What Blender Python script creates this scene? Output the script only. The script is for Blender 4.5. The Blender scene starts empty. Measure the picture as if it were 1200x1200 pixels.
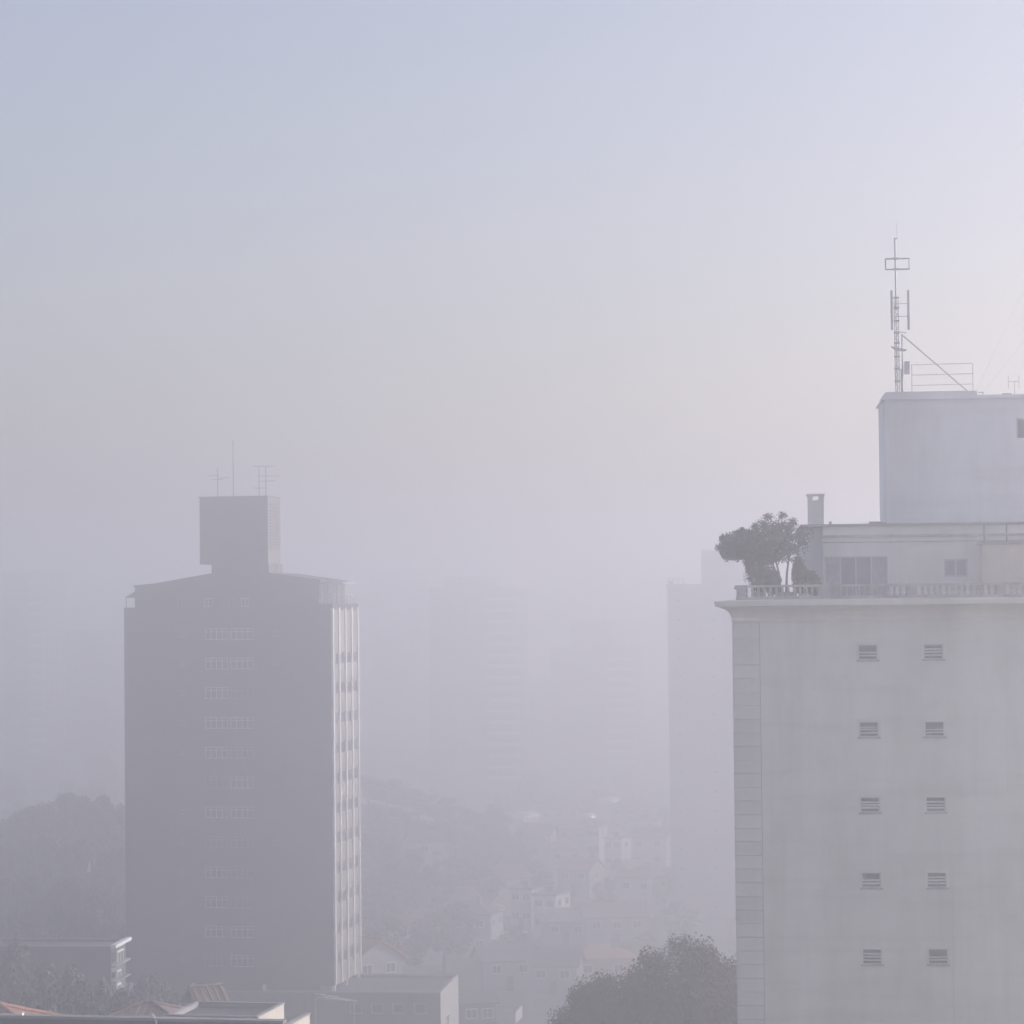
import bpy, math, random
from mathutils import Matrix, Vector
C = bpy.context.scene
COL = C.collection
R = math.radians

# ------------------------------------------------------------------ camera
CAMZ, F = 50.0, 3200.0
cd = bpy.data.cameras.new('camera')
cam = bpy.data.objects.new('camera', cd)
COL.objects.link(cam)
C.camera = cam
cd.lens, cd.sensor_width, cd.clip_start, cd.clip_end = 96, 36, 0.5, 12000
MW = Matrix.Translation((0, 0, CAMZ)) @ Matrix.Rotation(R(90 + 1.97), 4, 'X') @ Matrix.Rotation(R(-0.6), 4, 'Z')
cam.matrix_world = MW

# ------------------------------------------------------------------ sky and sun
EL, AZ = 17.3, 72.9
w = bpy.data.worlds.new('World')
C.world = w
w.use_nodes = True
nt = w.node_tree
bg = nt.nodes['Background']
sk = nt.nodes.new('ShaderNodeTexSky')
sk.sky_type = 'NISHITA'
sk.sun_disc = False
sk.sun_elevation, sk.sun_rotation = R(EL), R(AZ)
sk.altitude, sk.air_density, sk.dust_density, sk.ozone_density = 700, 1.03, 5.65, 0.61
tint = nt.nodes.new('ShaderNodeVectorMath')          # camera white balance: a little less green
tint.operation = 'MULTIPLY'
tint.inputs[1].default_value = (1.091, 1.0, 1.118)
nt.links.new(sk.outputs[0], tint.inputs[0])
veil = nt.nodes.new('ShaderNodeMix')                  # thin even layer of high haze over the whole sky
veil.data_type = 'RGBA'
veil.inputs[0].default_value = 0.157
veil.inputs[7].default_value = (5.05, 5.05, 5.05, 1)
nt.links.new(tint.outputs[0], veil.inputs[6])
nt.links.new(veil.outputs[2], bg.inputs[0])
bg.inputs[1].default_value = 0.130
sl = bpy.data.lights.new('sun', 'SUN')
sl.energy, sl.angle, sl.color = 5.00, R(0.5), (1, 0.95, 0.93)
so = bpy.data.objects.new('sun', sl)
COL.objects.link(so)
SD = Vector((math.sin(R(AZ)) * math.cos(R(EL)), math.cos(R(AZ)) * math.cos(R(EL)), math.sin(R(EL))))
so.rotation_euler = SD.to_track_quat('Z', 'Y').to_euler()
C.view_settings.view_transform = 'Standard'
C.view_settings.look = 'None'
C.view_settings.exposure = 0.40
C.view_settings.gamma = 1
C.view_settings.use_curve_mapping = False
C.cycles.volume_bounces = 4
C.cycles.use_denoising = True
HAZE_DENSITY, HAZE_COLOR, HAZE_G = 0.00490, (0.848, 0.86, 0.904, 1), 0.754

# ------------------------------------------------------------------ helpers
def mat(name, col, rough=0.8, var=0.25, scale=0.6, metal=0.0, col2=None, bump=0.0, stretch=(1, 1, 1), spec=0.5, obj_var=0.0):
    m = bpy.data.materials.new(name)
    m.use_nodes = True
    n = m.node_tree
    b = n.nodes['Principled BSDF']
    b.inputs['Roughness'].default_value = rough
    b.inputs['Metallic'].default_value = metal
    b.inputs['Specular IOR Level'].default_value = spec
    tc = n.nodes.new('ShaderNodeTexCoord')
    mp = n.nodes.new('ShaderNodeMapping')
    mp.inputs['Scale'].default_value = stretch
    n.links.new(tc.outputs['Object'], mp.inputs[0])
    no = n.nodes.new('ShaderNodeTexNoise')
    no.inputs['Scale'].default_value = scale
    no.inputs['Detail'].default_value = 7
    no.inputs['Roughness'].default_value = 0.62
    n.links.new(mp.outputs[0], no.inputs['Vector'])
    rp = n.nodes.new('ShaderNodeValToRGB')
    rp.color_ramp.elements[0].position = 0.33
    rp.color_ramp.elements[1].position = 0.68
    c2 = col2 or tuple(min(1, c * (1 + var)) for c in col)
    c1 = tuple(c * (1 - var) for c in col)
    rp.color_ramp.elements[0].color = (*c1, 1)
    rp.color_ramp.elements[1].color = (*c2, 1)
    n.links.new(no.outputs['Fac'], rp.inputs[0])
    last = rp.outputs[0]
    if obj_var:
        oi = n.nodes.new('ShaderNodeObjectInfo')
        mr = n.nodes.new('ShaderNodeMapRange')
        mr.inputs['To Min'].default_value = 1 - obj_var
        mr.inputs['To Max'].default_value = 1 + obj_var
        n.links.new(oi.outputs['Random'], mr.inputs['Value'])
        vm = n.nodes.new('ShaderNodeVectorMath')
        vm.operation = 'SCALE'
        n.links.new(last, vm.inputs[0])
        n.links.new(mr.outputs[0], vm.inputs['Scale'])
        last = vm.outputs[0]
    n.links.new(last, b.inputs['Base Color'])
    if bump:
        bp = n.nodes.new('ShaderNodeBump')
        bp.inputs['Strength'].default_value = bump
        bp.inputs['Distance'].default_value = 0.05
        n.links.new(no.outputs['Fac'], bp.inputs['Height'])
        n.links.new(bp.outputs[0], b.inputs['Normal'])
    return m

def weather(m, amount, blotch=.10):
    """rain streaks and patchy repaint: long vertical noise multiplied into the base colour"""
    n = m.node_tree; b = n.nodes['Principled BSDF']; src = b.inputs['Base Color'].links[0].from_socket
    tc = n.nodes.new('ShaderNodeTexCoord')
    for sc, lo, hi, amt in (((2.6, 2.6, .10), .48, .75, amount), ((.33, .33, .20), .40, .66, blotch), ((.11, .11, 1.1), .50, .62, blotch * .5)):
        mp = n.nodes.new('ShaderNodeMapping'); mp.inputs['Scale'].default_value = sc
        no = n.nodes.new('ShaderNodeTexNoise'); no.inputs['Scale'].default_value = 1; no.inputs['Detail'].default_value = 6; no.inputs['Roughness'].default_value = .6
        mr = n.nodes.new('ShaderNodeMapRange'); mr.inputs['From Min'].default_value = lo; mr.inputs['From Max'].default_value = hi
        mr.inputs['To Min'].default_value = 1; mr.inputs['To Max'].default_value = 1 - amt
        vs = n.nodes.new('ShaderNodeVectorMath'); vs.operation = 'SCALE'
        n.links.new(tc.outputs['Object'], mp.inputs[0]); n.links.new(mp.outputs[0], no.inputs['Vector']); n.links.new(no.outputs['Fac'], mr.inputs['Value'])
        n.links.new(src, vs.inputs[0]); n.links.new(mr.outputs[0], vs.inputs['Scale']); src = vs.outputs[0]
    n.links.new(src, b.inputs['Base Color'])

M = dict(
    ground=mat('ground_cover', (0.055, 0.06, 0.04), 0.95, 0.5, 0.05),
    asphalt=mat('asphalt', (0.05, 0.05, 0.052), 0.9, 0.2, 0.4),
    slab=mat('tower_render', (0.056, 0.056, 0.061), 0.85, 0.10, 0.22, stretch=(1, 1, 0.35)),
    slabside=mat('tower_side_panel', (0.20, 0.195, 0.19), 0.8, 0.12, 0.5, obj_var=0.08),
    white=mat('white_paint', (0.78, 0.78, 0.77), 0.6, 0.05, 1.5),
    frame=mat('pale_window_metal', (0.48, 0.49, 0.52), 0.45, 0.1, 3),
    glass=mat('dark_glass', (0.045, 0.05, 0.06), 0.12, 0.3, 1.2, spec=0.6, obj_var=0.4),
    curtain=mat('curtain_cloth', (0.6, 0.6, 0.62), 0.9, 0.2, 4, obj_var=0.5),
    dark=mat('dark_interior', (0.05, 0.05, 0.05), 0.9, 0.2, 1),
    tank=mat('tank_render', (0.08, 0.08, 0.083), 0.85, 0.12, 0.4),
    concrete=mat('concrete', (0.26, 0.26, 0.26), 0.9, 0.2, 0.5, bump=0.2),
    roofgrey=mat('grey_roofing', (0.07, 0.07, 0.075), 0.85, 0.2, 0.35),
    beige=mat('beige_render', (0.780, 0.745, 0.670), 0.88, 0.12, 0.16, stretch=(1.4, 1, 0.5), bump=0.15),
    beige2=mat('beige_quoin_render', (0.71, 0.68, 0.62), 0.9, 0.08, 0.9, obj_var=0.05, bump=0.15),
    beigedark=mat('weathered_cornice', (0.46, 0.44, 0.41), 0.9, 0.22, 0.8, stretch=(2, 1, 1)),
    upper=mat('roof_box_render', (0.780, 0.780, 0.780), 0.9, 0.12, 0.25, stretch=(1.5, 1, 0.4)),
    steel=mat('galvanised_steel', (0.36, 0.36, 0.38), 0.6, 0.15, 3, metal=0.2),  # lightened base colour stands in for thicker haze around the roof mast
    aerial=mat('dark_aerial_metal', (0.07, 0.07, 0.075), 0.6, 0.15, 3),
    tanklit=mat('tank_render_lit_side', (0.15, 0.15, 0.155), 0.85, 0.12, 0.4),  # lighter copy of the tank render: sunlight on that side put into colour
    glazewall=mat('far_tower_render', (0.20, 0.20, 0.21), 0.85, 0.1, 0.1),
    lilac=mat('pale_block_render', (0.30, 0.30, 0.33), 0.9, 0.1, 0.15),
    leafpale=mat('haze_paled_leaf_green', (0.115, 0.12, 0.105), 0.7, 0.35, 2.5, obj_var=0.15, spec=0.2),  # paler leaves: the thicker haze over the roof terrace is put into the colour
    softglass=mat('pale_glass', (0.24, 0.24, 0.27), 0.3, 0.15, 1.5, spec=0.4, obj_var=0.25),  # paler than the other glass, for softer contrast at the penthouse
    framedim=mat('darker_window_metal', (0.22, 0.22, 0.24), 0.6, 0.15, 3, obj_var=0.3),  # darker frame tone for small windows and a random share of the rest
    leafhill=mat('hill_leaf_sunlit_mix', (0.040, 0.046, 0.030), 0.6, 0.5, 0.35, col2=(0.085, 0.09, 0.06), obj_var=0.45),  # lighter noise tone paints sunlit clumps into the leaf colour
    dullglass=mat('dull_dark_glass', (0.05, 0.05, 0.055), 0.55, 0.3, 1.2, spec=0.2, obj_var=0.5),  # side window glass, dull and dark so bright sky reflections stay low
    bark=mat('bark', (0.10, 0.08, 0.06), 0.95, 0.3, 3),
    leaf=mat('leaf_green', (0.042, 0.048, 0.034), 0.85, 0.35, 0.5, obj_var=0.25, spec=0.12),
    leafdark=mat('leaf_dark_green', (0.026, 0.032, 0.022), 0.6, 0.45, 0.6, obj_var=0.35),
    tile=mat('clay_tile', (0.34, 0.17, 0.12), 0.85, 0.3, 2.5, obj_var=0.15),
    tileold=mat('weathered_clay_tile', (0.20, 0.14, 0.12), 0.9, 0.3, 2.0, obj_var=0.15),
    cream=mat('cream_render', (0.62, 0.57, 0.49), 0.85, 0.08, 0.8),
    housewhite=mat('white_house_render', (0.46, 0.445, 0.43), 0.85, 0.12, 0.8, obj_var=0.12),
    housegrey=mat('grey_house_render', (0.32, 0.32, 0.32), 0.85, 0.15, 0.8, obj_var=0.12),
    housered=mat('ochre_house_render', (0.42, 0.33, 0.25), 0.85, 0.15, 0.8),
    metalroof=mat('bright_sheet_metal', (0.82, 0.82, 0.80), 0.42, 0.05, 1.5, metal=0.85),
    darkwall=mat('dark_house_wall', (0.10, 0.10, 0.10), 0.9, 0.25, 0.6),
)

weather(M['beige'], .06, .12); weather(M['upper'], .05, .12); weather(M['slab'], .06, .15); weather(M['beigedark'], .35, .2); weather(M['cream'], .12, .1); weather(M['darkwall'], .3, .2)

class MB:
    def __init__(s): s.v, s.f = [], []
    def add(s, v, f):
        b = len(s.v); s.v += [tuple(p) for p in v]; s.f += [tuple(i + b for i in q) for q in f]
    def box(s, x0, x1, y0, y1, z0, z1):
        x0, x1 = min(x0, x1), max(x0, x1); y0, y1 = min(y0, y1), max(y0, y1); z0, z1 = min(z0, z1), max(z0, z1)
        s.add([(x0,y0,z0),(x1,y0,z0),(x1,y1,z0),(x0,y1,z0),(x0,y0,z1),(x1,y0,z1),(x1,y1,z1),(x0,y1,z1)],
              [(3,2,1,0),(4,5,6,7),(0,1,5,4),(1,2,6,5),(2,3,7,6),(3,0,4,7)])
        return s
    def bar(s, p, q, r, r2=None, n=6):
        p, q = Vector(p), Vector(q); r2 = r if r2 is None else r2
        d = (q - p).normalized(); a = d.orthogonal().normalized(); b = d.cross(a)
        v = [c + (a * math.cos(t) + b * math.sin(t)) * rr for c, rr in ((p, r), (q, r2)) for t in [2 * math.pi * k / n for k in range(n)]]
        s.add(v, [(k, (k + 1) % n, n + (k + 1) % n, n + k) for k in range(n)] + [tuple(range(n - 1, -1, -1)), tuple(range(n, 2 * n))])
        return s
    def prism(s, poly, y0, y1):           # polygon in x,z drawn out along y
        n = len(poly)
        s.add([(x, y0, z) for x, z in poly] + [(x, y1, z) for x, z in poly],
              [tuple(range(n)), tuple(range(2 * n - 1, n - 1, -1))] + [((k + 1) % n, k, n + k, n + (k + 1) % n) for k in range(n)])
        return s
    def prismx(s, poly, x0, x1):          # polygon in y,z drawn out along x
        n = len(poly)
        s.add([(x0, y, z) for y, z in poly] + [(x1, y, z) for y, z in poly],
              [tuple(range(n - 1, -1, -1)), tuple(range(n, 2 * n))] + [(k, (k + 1) % n, n + (k + 1) % n, n + k) for k in range(n)])
        return s
    def mesh(s, name, m):
        me = bpy.data.meshes.new(name); me.from_pydata(s.v, [], s.f); me.materials.append(m); return me
    def build(s, name, m, parent=None, **k):
        return link(name, s.mesh(name, m), parent, **k)

def link(name, me, parent=None, loc=None, rz=0, **k):
    o = bpy.data.objects.new(name, me)
    COL.objects.link(o)
    if parent is not None: o.parent = parent
    if loc is not None: o.location = loc
    if rz: o.rotation_euler = (0, 0, rz)
    for a, b in k.items(): o[a] = b
    return o

def thing(name, label, cat, loc=(0, 0, 0), rz=0, group=None):
    o = link(name, None, None, loc, rz, label=label, category=cat)
    if group: o['group'] = group
    return o

def copy_tree(o, parent=None):
    c = o.copy(); COL.objects.link(c)
    if parent is not None: c.parent = parent
    for ch in list(o.children): copy_tree(ch, c)
    return c

def ray(px, py):
    return MW.to_3x3() @ Vector(((px - 600) / F, (600 - py) / F, -1))
ORG = Vector((0, 0, CAMZ))
def at(px, py, D):
    d = ray(px, py); return ORG + d * (D / d.y)
def atz(px, py, z):
    d = ray(px, py); return ORG + d * ((z - CAMZ) / d.z)

class Frame:                              # local x along the front to the right, y into depth, z up
    def __init__(s, org, a):
        s.o = Vector(org); s.a = a
        s.u = Vector((math.cos(a), -math.sin(a), 0)); s.w = Vector((math.sin(a), math.cos(a), 0))
    def _hit(s, px, py, n, off):
        d = ray(px, py); t = (off - (ORG - s.o).dot(n)) / d.dot(n); return ORG + d * t - s.o
    def front(s, px, py, y=0.0):
        p = s._hit(px, py, s.w, y); return p.dot(s.u), p.z
    def side(s, px, py, x=0.0):
        p = s._hit(px, py, s.u, x); return p.dot(s.w), p.z
    def world(s, x, y, z):
        return s.o + s.u * x + s.w * y + Vector((0, 0, z))

def smooth(t): t = max(0, min(1, t)); return t * t * (3 - 2 * t)
def gz(x, y):
    h = 1 + 12 * smooth(1 - (y - 150) / 170)
    h += 14 * math.exp(-((x + 62) / 30) ** 2 - ((y - 365) / 55) ** 2)
    h += 12 * math.exp(-((x + 28) / 28) ** 2 - ((y - 490) / 55) ** 2)
    h += 0.7 * math.sin(x * .031 + 1.3) * math.sin(y * .027)
    return h

def wall_holes(mb, x0, x1, y0, y1, z0, z1, holes):
    """front wall slab with rectangular openings (hx0,hx1,hz0,hz1), cut as a grid of blocks"""
    xs = sorted({x0, x1} | {h[0] for h in holes} | {h[1] for h in holes})
    zs = sorted({z0, z1} | {h[2] for h in holes} | {h[3] for h in holes})
    for j in range(len(zs) - 1):
        run = None
        for i in range(len(xs) - 1):
            cx, cz = (xs[i] + xs[i+1]) / 2, (zs[j] + zs[j+1]) / 2
            solid = not any(h[0] < cx < h[1] and h[2] < cz < h[3] for h in holes)
            if solid and run is None: run = xs[i]
            if not solid and run is not None: mb.box(run, xs[i], y0, y1, zs[j], zs[j+1]); run = None
        if run is not None: mb.box(run, xs[-1], y0, y1, zs[j], zs[j+1])
    return mb

# ------------------------------------------------------------------ ground
def build_ground():
    g = MB()
    xs = [-2900, -1500, -700] + [-400 + 12 * k for k in range(67)] + [700, 1500, 2900]
    ys = [-2900, -1200, -300, 0] + [60 + 12 * k for k in range(80)] + [1300, 1900, 2900]
    for y in ys:
        for x in xs: g.v.append((x, y, gz(x, y)))
    n = len(xs)
    for j in range(len(ys) - 1):
        for i in range(n - 1): g.f.append((j*n+i, j*n+i+1, (j+1)*n+i+1, (j+1)*n+i))
    o = g.build('ground', M['ground'], kind='structure')
    for p in o.data.polygons: p.use_smooth = True
    def road(pts, wd):
        r = MB(); k = 0
        for (a, b) in zip(pts, pts[1:]):
            a, b = Vector(a), Vector(b); N = max(1, int((b - a).length / 6)); s = (b - a).normalized(); s = Vector((-s.y, s.x)) * wd / 2
            for i in range(N + 1):
                p = a.lerp(b, i / N)
                for q in (p + s, p - s): r.v.append((q.x, q.y, gz(q.x, q.y) + .25))
            for i in range(N): r.f.append((k+2*i, k+2*i+1, k+2*i+3, k+2*i+2))
            k += 2 * (N + 1)
        r.build('road', M['asphalt'], kind='structure')
    road([(2, 300), (14, 420), (26, 560), (20, 760)], 7)
    road([(-60, 400), (10, 405), (90, 396)], 6)
build_ground()

# ------------------------------------------------------------------ slab tower, left
def slab_tower():
    FRp = at(389, 712, 259)
    a = R(10.6)
    base = gz(-25, 262) - 0.5
    fr = Frame((FRp.x, FRp.y, base), a)
    t = thing('apartment_tower', 'dark grey slab apartment tower with white fins on its sunlit right side', 'apartment tower', fr.o, -a)
    W, DP = 20.6, 10.3
    zt = fr.front(389, 708)[1]
    zb = fr.front(392, 1155)[1]
    ground_floor = zb - 0.7
    rows = [743, 777.5, 812, 847, 882, 917, 952, 987, 1022.5, 1057.5, 1092, 1126]
    # front wall with openings
    holes = []; wins = []
    random.seed(5)
    cols = [(240, 267), (270, 297)]
    for r in rows:
        z = fr.front(270, r)[1]
        for c0, c1 in cols:
            x0, x1 = fr.front(c0, r)[0], fr.front(c1, r)[0]
            wins.append((x0, x1, z - .55, z + .55)); holes.append(wins[-1])
        for cx in (214, 323):
            x = fr.front(cx, r)[0]; holes.append((x - .3, x + .3, z - .25, z + .25)); wins.append((x - .3, x + .3, z - .25, z + .25))
    for cx in (213, 244, 273, 287):
        x, z = fr.front(cx, 706)
        wins.append((x - .42, x + .42, z - .40, z + .40))
    zpent = fr.front(270, 686)[1]
    top_holes = wins[-4:]
    zs = fr.front(270, 716)[1]
    hol2 = [h for h in holes]
    wall = MB()
    wall_holes(wall, -W, 0, 0, .22, zb, zs, hol2)
    wall.build('front_wall', M['slab'], t)
    xl, xr = fr.front(158, 690)[0], fr.front(373, 690)[0]
    zedge = fr.front(150, 712)[1]
    core = MB(); core.box(-W + .01, -.35, .35, DP - .01, zb, zs - .01); core.build('tower_core', M['dark'], t)
    rear = MB(); rear.box(-W, 0, DP, DP + .22, zb, zs); rear.box(-W, -W + .22, .22, DP, zb, zs); rear.build('rear_wall', M['slab'], t)
    sl = MB()
    for k in range(12):
        z = fr.front(270, rows[k] + 17.5)[1]
        sl.box(-W + .3, -.36, .23, .34, z - .1, z + .1)
    sl.build('floor_slab', M['concrete'], t)
    # upper storey: flush front between the two corner terraces
    up = MB(); wall_holes(up, xl, xr, 0.004, .22, zs + .003, zpent, top_holes)
    up.build('upper_wall', M['slab'], t)
    up2 = MB(); up2.box(xl, xr, .5, DP, zs + .003, zpent); up2.build('upper_core', M['dark'], t)
    for x0, x1 in ((xl, xl + .2), (xr - .2, xr)): MB().box(x0, x1, .22, .5, zs, zpent).build('upper_return', M['slab'], t)
    # parapets of the corner terraces
    MB().box(xr + .003, 0, 0.003, .2, zs + .003, zedge + .15).build('terrace_parapet', M['slab'], t)
    MB().box(-.2, -.003, .2, DP, zs + .003, zedge + .15).build('terrace_parapet', M['slab'], t)
    MB().box(-W, xl - .003, 0.003, .2, zs + .003, zedge).build('terrace_parapet', M['slab'], t)
    for x0, x1 in ((-W, xl), (xr, -.2)): MB().box(x0, x1, .2, DP, zs + .003, zs + .15).build('terrace_floor', M['concrete'], t)
    # low pitched roof
    zr = fr.front(285, 671.5)[1]
    xa, xb = fr.front(183, 684)[0], fr.front(247, 673)[0]
    xc, xd = fr.front(316, 672)[0], fr.front(401, 683)[0]
    za = fr.front(183, 684.5)[1]; zd = fr.front(401, 683)[1]
    rf = MB()
    rf.prism([(xl - .15, zpent), (xl - .15, zpent + .1), (xa, za + .08), (xb, zr), (xc, zr), (xr + .25, fr.front(375, 680.5)[1] + .08), (xr + .25, fr.front(375, 680.5)[1] - .06), (xr, zpent)], -.12, DP + .2)
    rf.build('roof', M['roofgrey'], t)
    rl = MB(); x0 = fr.front(343, 680, 2)[0]; rl.box(x0 - .35, x0 + .35, 2.2, 2.8, fr.front(343, 681.5, 2)[1], fr.front(343, 680.0, 2)[1] + .15)
    rl.build('roof_glint_box', M['metalroof'], t)  # small bright metal box added to make a white glint on the roof
    # windows
    big = {}; dims = {}
    def dim(key, fm):
        if key not in dims: dims[key] = fm.copy(); dims[key].materials[0] = M['framedim']
        return dims[key]
    for i, (x0, x1, z0, z1) in enumerate(wins):
        wdt, hgt = x1 - x0, z1 - z0
        key = (round(wdt, 2), round(hgt, 2))
        if key not in big:
            n = 4 if wdt > 1.5 else 2
            f = MB(); q = .055
            f.box(0, wdt, 0, .08, 0, q); f.box(0, wdt, 0, .08, hgt - q, hgt)
            for k in range(n + 1):
                x = (wdt - q) * k / n; f.box(x, x + q, 0.003, .077, q, hgt - q)
            if wdt > 1.5: f.box(q, wdt - q, .01, .07, hgt * .68, hgt * .68 + .05)
            pn = MB(); pn.box(q, (wdt - q * (n + 1)) / n + q, .03, .05, q, hgt - q)
            cu = MB()
            for k in range(6):
                s = (wdt / n - q) / 6; cu.add([(q + k*s, .13 + .03*(k % 2), q), (q+(k+1)*s, .13 + .03*((k+1) % 2), q), (q+(k+1)*s, .13 + .03*((k+1) % 2), hgt-q), (q+k*s, .13 + .03*(k % 2), hgt-q)], [(0, 1, 2, 3)])
            big[key] = (f.mesh('window', M['frame']), pn.mesh('pane', M['glass']), cu.mesh('curtain', M['curtain']), n)
        fm, pm, cm, n = big[key]
        if wdt < 1.5 and i < len(wins) - 4 or random.random() < .4: fm = dim(key, fm)
        wo = link('window', fm, t, (x0, .07, z0))
        for k in range(n):
            if (wdt > 1.5 and random.random() < (.15, .5, .3)[i % 3]) or i >= len(wins) - 3:
                link('curtain', cm, wo, (k * (wdt - .055) / n, -.1 if i < len(wins) - 3 else -.1, 0))
            link('pane', pm, wo, (k * (wdt - .055) / n, 0, 0))
    # side: bays between white fins
    fy = [fr.side(x, 712)[0] for x in (389, 396, 403.7, 411, 418.5)]
    fy = [fy[0] + (fy[-1] - fy[0]) * k / 4 for k in range(5)]
    pitch = fr.front(270, 812)[1] - fr.front(270, 847)[1]
    z1st = fr.front(392, 772)[1]
    fin = MB().box(-.12, .12, -.12, .12, zb, zs + .2).mesh('fin', M['white'])
    for k, y in enumerate(fy): link('fin', fin, t, (0, y if 0 < k else y + .12, 0))
    ztop = zs
    bw = (fy[1] - fy[0]) - .24
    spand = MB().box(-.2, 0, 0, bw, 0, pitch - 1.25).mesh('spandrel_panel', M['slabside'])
    wf = MB()
    wf.box(-.16, -.06, 0, .07, 0, 1.25); wf.box(-.16, -.06, bw - .07, bw, 0, 1.25); wf.box(-.16, -.06, .07, bw - .07, 0, .07); wf.box(-.16, -.06, .07, bw - .07, 1.18, 1.25)
    wf.box(-.155, -.065, bw * .5 - .03, bw * .5 + .03, .07, 1.18)
    wfm = wf.mesh('side_window', M['frame'])
    wpm = MB().box(-.12, -.1, .07, bw - .07, .07, 1.18).mesh('pane', M['dullglass'])
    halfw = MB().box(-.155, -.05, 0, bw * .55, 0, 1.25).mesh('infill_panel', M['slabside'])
    for b in range(4):
        y0 = fy[b] + .12
        for r in range(13):
            z = z1st - r * pitch
            zw = z - .62
            if zw < zb: break
            link('spandrel_panel', spand, t, (0, y0, zw + 1.25))
            wo = link('side_window', wfm, t, (0, y0, zw)); link('pane', wpm, wo)
            if b == 0: link('infill_panel', halfw, t, (0.03, y0, zw))
        last = z1st - 12 * pitch - .62
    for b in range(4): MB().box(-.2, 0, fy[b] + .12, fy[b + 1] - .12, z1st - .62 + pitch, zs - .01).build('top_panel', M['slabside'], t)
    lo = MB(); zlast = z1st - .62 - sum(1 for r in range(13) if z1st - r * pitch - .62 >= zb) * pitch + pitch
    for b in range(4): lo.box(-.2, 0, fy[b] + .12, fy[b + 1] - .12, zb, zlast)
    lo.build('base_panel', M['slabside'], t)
    tp = MB(); zt1 = z1st - .62 + pitch
    # pilotis and undercroft
    pl = MB().box(-.15, .15, -.15, .15, ground_floor - 8, zb).mesh('column', M['white'])
    for x, y in [(-.2, .3), (-.2, 4.9), (-.2, 10), (-7, .3), (-14, .3), (-20.2, .3)]: link('column', pl, t, (x, y, 0))
    uc = MB(); uc.box(-W + .6, -1.8, 1.2, DP - .5, 0, zb); uc.build('undercroft_wall', M['dark'], t)
    # left terrace canopy
    cx0, cx1 = fr.front(145.5, 700)[0], fr.front(157, 700)[0]
    zc = fr.front(150, 700)[1]
    cn = MB(); cn.prism([(cx0, zc - .05), (cx0, zc + .05), (cx1 - .15, zc + .5), (cx1 - .15, zc + .35)], .3, 3.4); cn.build('terrace_canopy', M['concrete'], t)
    cp = MB(); cp.box(cx0 + .05, cx0 + .13, .32, .4, zedge, zc); cp.box(cx0 + .05, cx0 + .13, 3.2, 3.3, zedge, zc); cp.build('canopy_post', M['concrete'], t)
    # right terrace pergola and rails
    pg = MB(); zp0, zp1 = zedge + .1, zd
    for px in (376.5, 384.5, 394, 400):
        x = fr.front(px, 690)[0]; pg.box(x - .05, x + .05, .3, .38, zp0, zp1 - .05)
    x0, x1 = fr.front(373, 690)[0] + .01, fr.front(401, 690)[0]
    pg.box(x0, x1, .3, .38, zp1 - .05, zp1 + .05); pg.box(x0, x1, 5, 5.08, zp1 - .05, zp1 + .05)
    for k in range(5): pg.box(x0 + (x1 - x0 - .06) * k / 4, x0 + (x1 - x0 - .06) * k / 4 + .06, .38, 5, zp1 - .04, zp1 + .04)
    pg.build('pergola', M['steel'], t)
    ra = MB()
    zr0 = fr.front(395, 697)[1]
    for z in (zr0, zr0 - .35): ra.box(xr + .1, .1, .08, .12, z, z + .04)
    for k in range(7): ra.box(xr + .3 + k * .4, xr + .34 + k * .4, .08, .12, zedge, zr0)
    for z in (zr0, zr0 - .35): ra.box(.06, .1, .12, 9.5, z, z + .04)
    for k in range(9): ra.box(.06, .1, .3 + k * 1.1, .34 + k * 1.1, zedge, zr0)
    ra.build('terrace_railing', M['steel'], t)
    # neck and tank
    nx0, nx1 = fr.front(248, 670, 1.5)[0], fr.front(315, 670, 1.5)[0]
    zn0 = zr - .6; zn1 = fr.front(270, 661, .6)[1]
    nk = MB(); nk.box(nx0, nx1, 1.5, 6.5, zn0, zn1); nk.build('tank_neck', M['tank'], t)
    tx0, tx1 = fr.front(234, 620, .6)[0], fr.front(314, 620, .6)[0]
    zt1 = fr.front(270, 583, .6)[1]
    dz = fr.side(328, 620, tx1)[0]
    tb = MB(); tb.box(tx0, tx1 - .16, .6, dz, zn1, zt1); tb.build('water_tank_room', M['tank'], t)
    MB().box(tx1 - .157, tx1, .6, dz, zn1, zt1).build('tank_side_wall', M['tanklit'], t)
    tc = MB(); tc.box(tx0 - .08, tx1 + .08, .52, dz + .08, zt1 + .003, zt1 + .12); tc.build('tank_cap', M['tank'], t)
    lv = MB().box(0, .16, 0, dz - 1.6, 0, .06).mesh('louvre', M['tank'])
    for k in range(15): link('louvre', lv, t, (tx1, 1.0, fr.side(320, 592, tx1)[1] - k * .30))
    ld = MB()
    yl = fr.side(327, 620, tx1 + .3)[0] - .2
    zl0, zl1 = fr.side(327, 640, tx1 + .3)[1], fr.side(327, 583, tx1 + .3)[1]
    for y in (yl, yl + .4): ld.bar((tx1 + .35, y, zl0), (tx1 + .35, y, zl1), .045)
    for k in range(14): ld.bar((tx1 + .35, yl, zl0 + .2 + k * .3), (tx1 + .35, yl + .4, zl0 + .2 + k * .3), .03)
    ld.build('ladder', M['steel'], t)
    st = MB(); x = tx1 - .05; y = dz - .6; st.bar((x, y, zr - .6), (x, y, zn1), .05); st.build('tank_post', M['steel'], t)
    # rooftop aerials: things of their own
    def roofpt(px, py, y): x, z = fr.front(px, py, y); return x, z
    ztc = zt1 + .12
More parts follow.
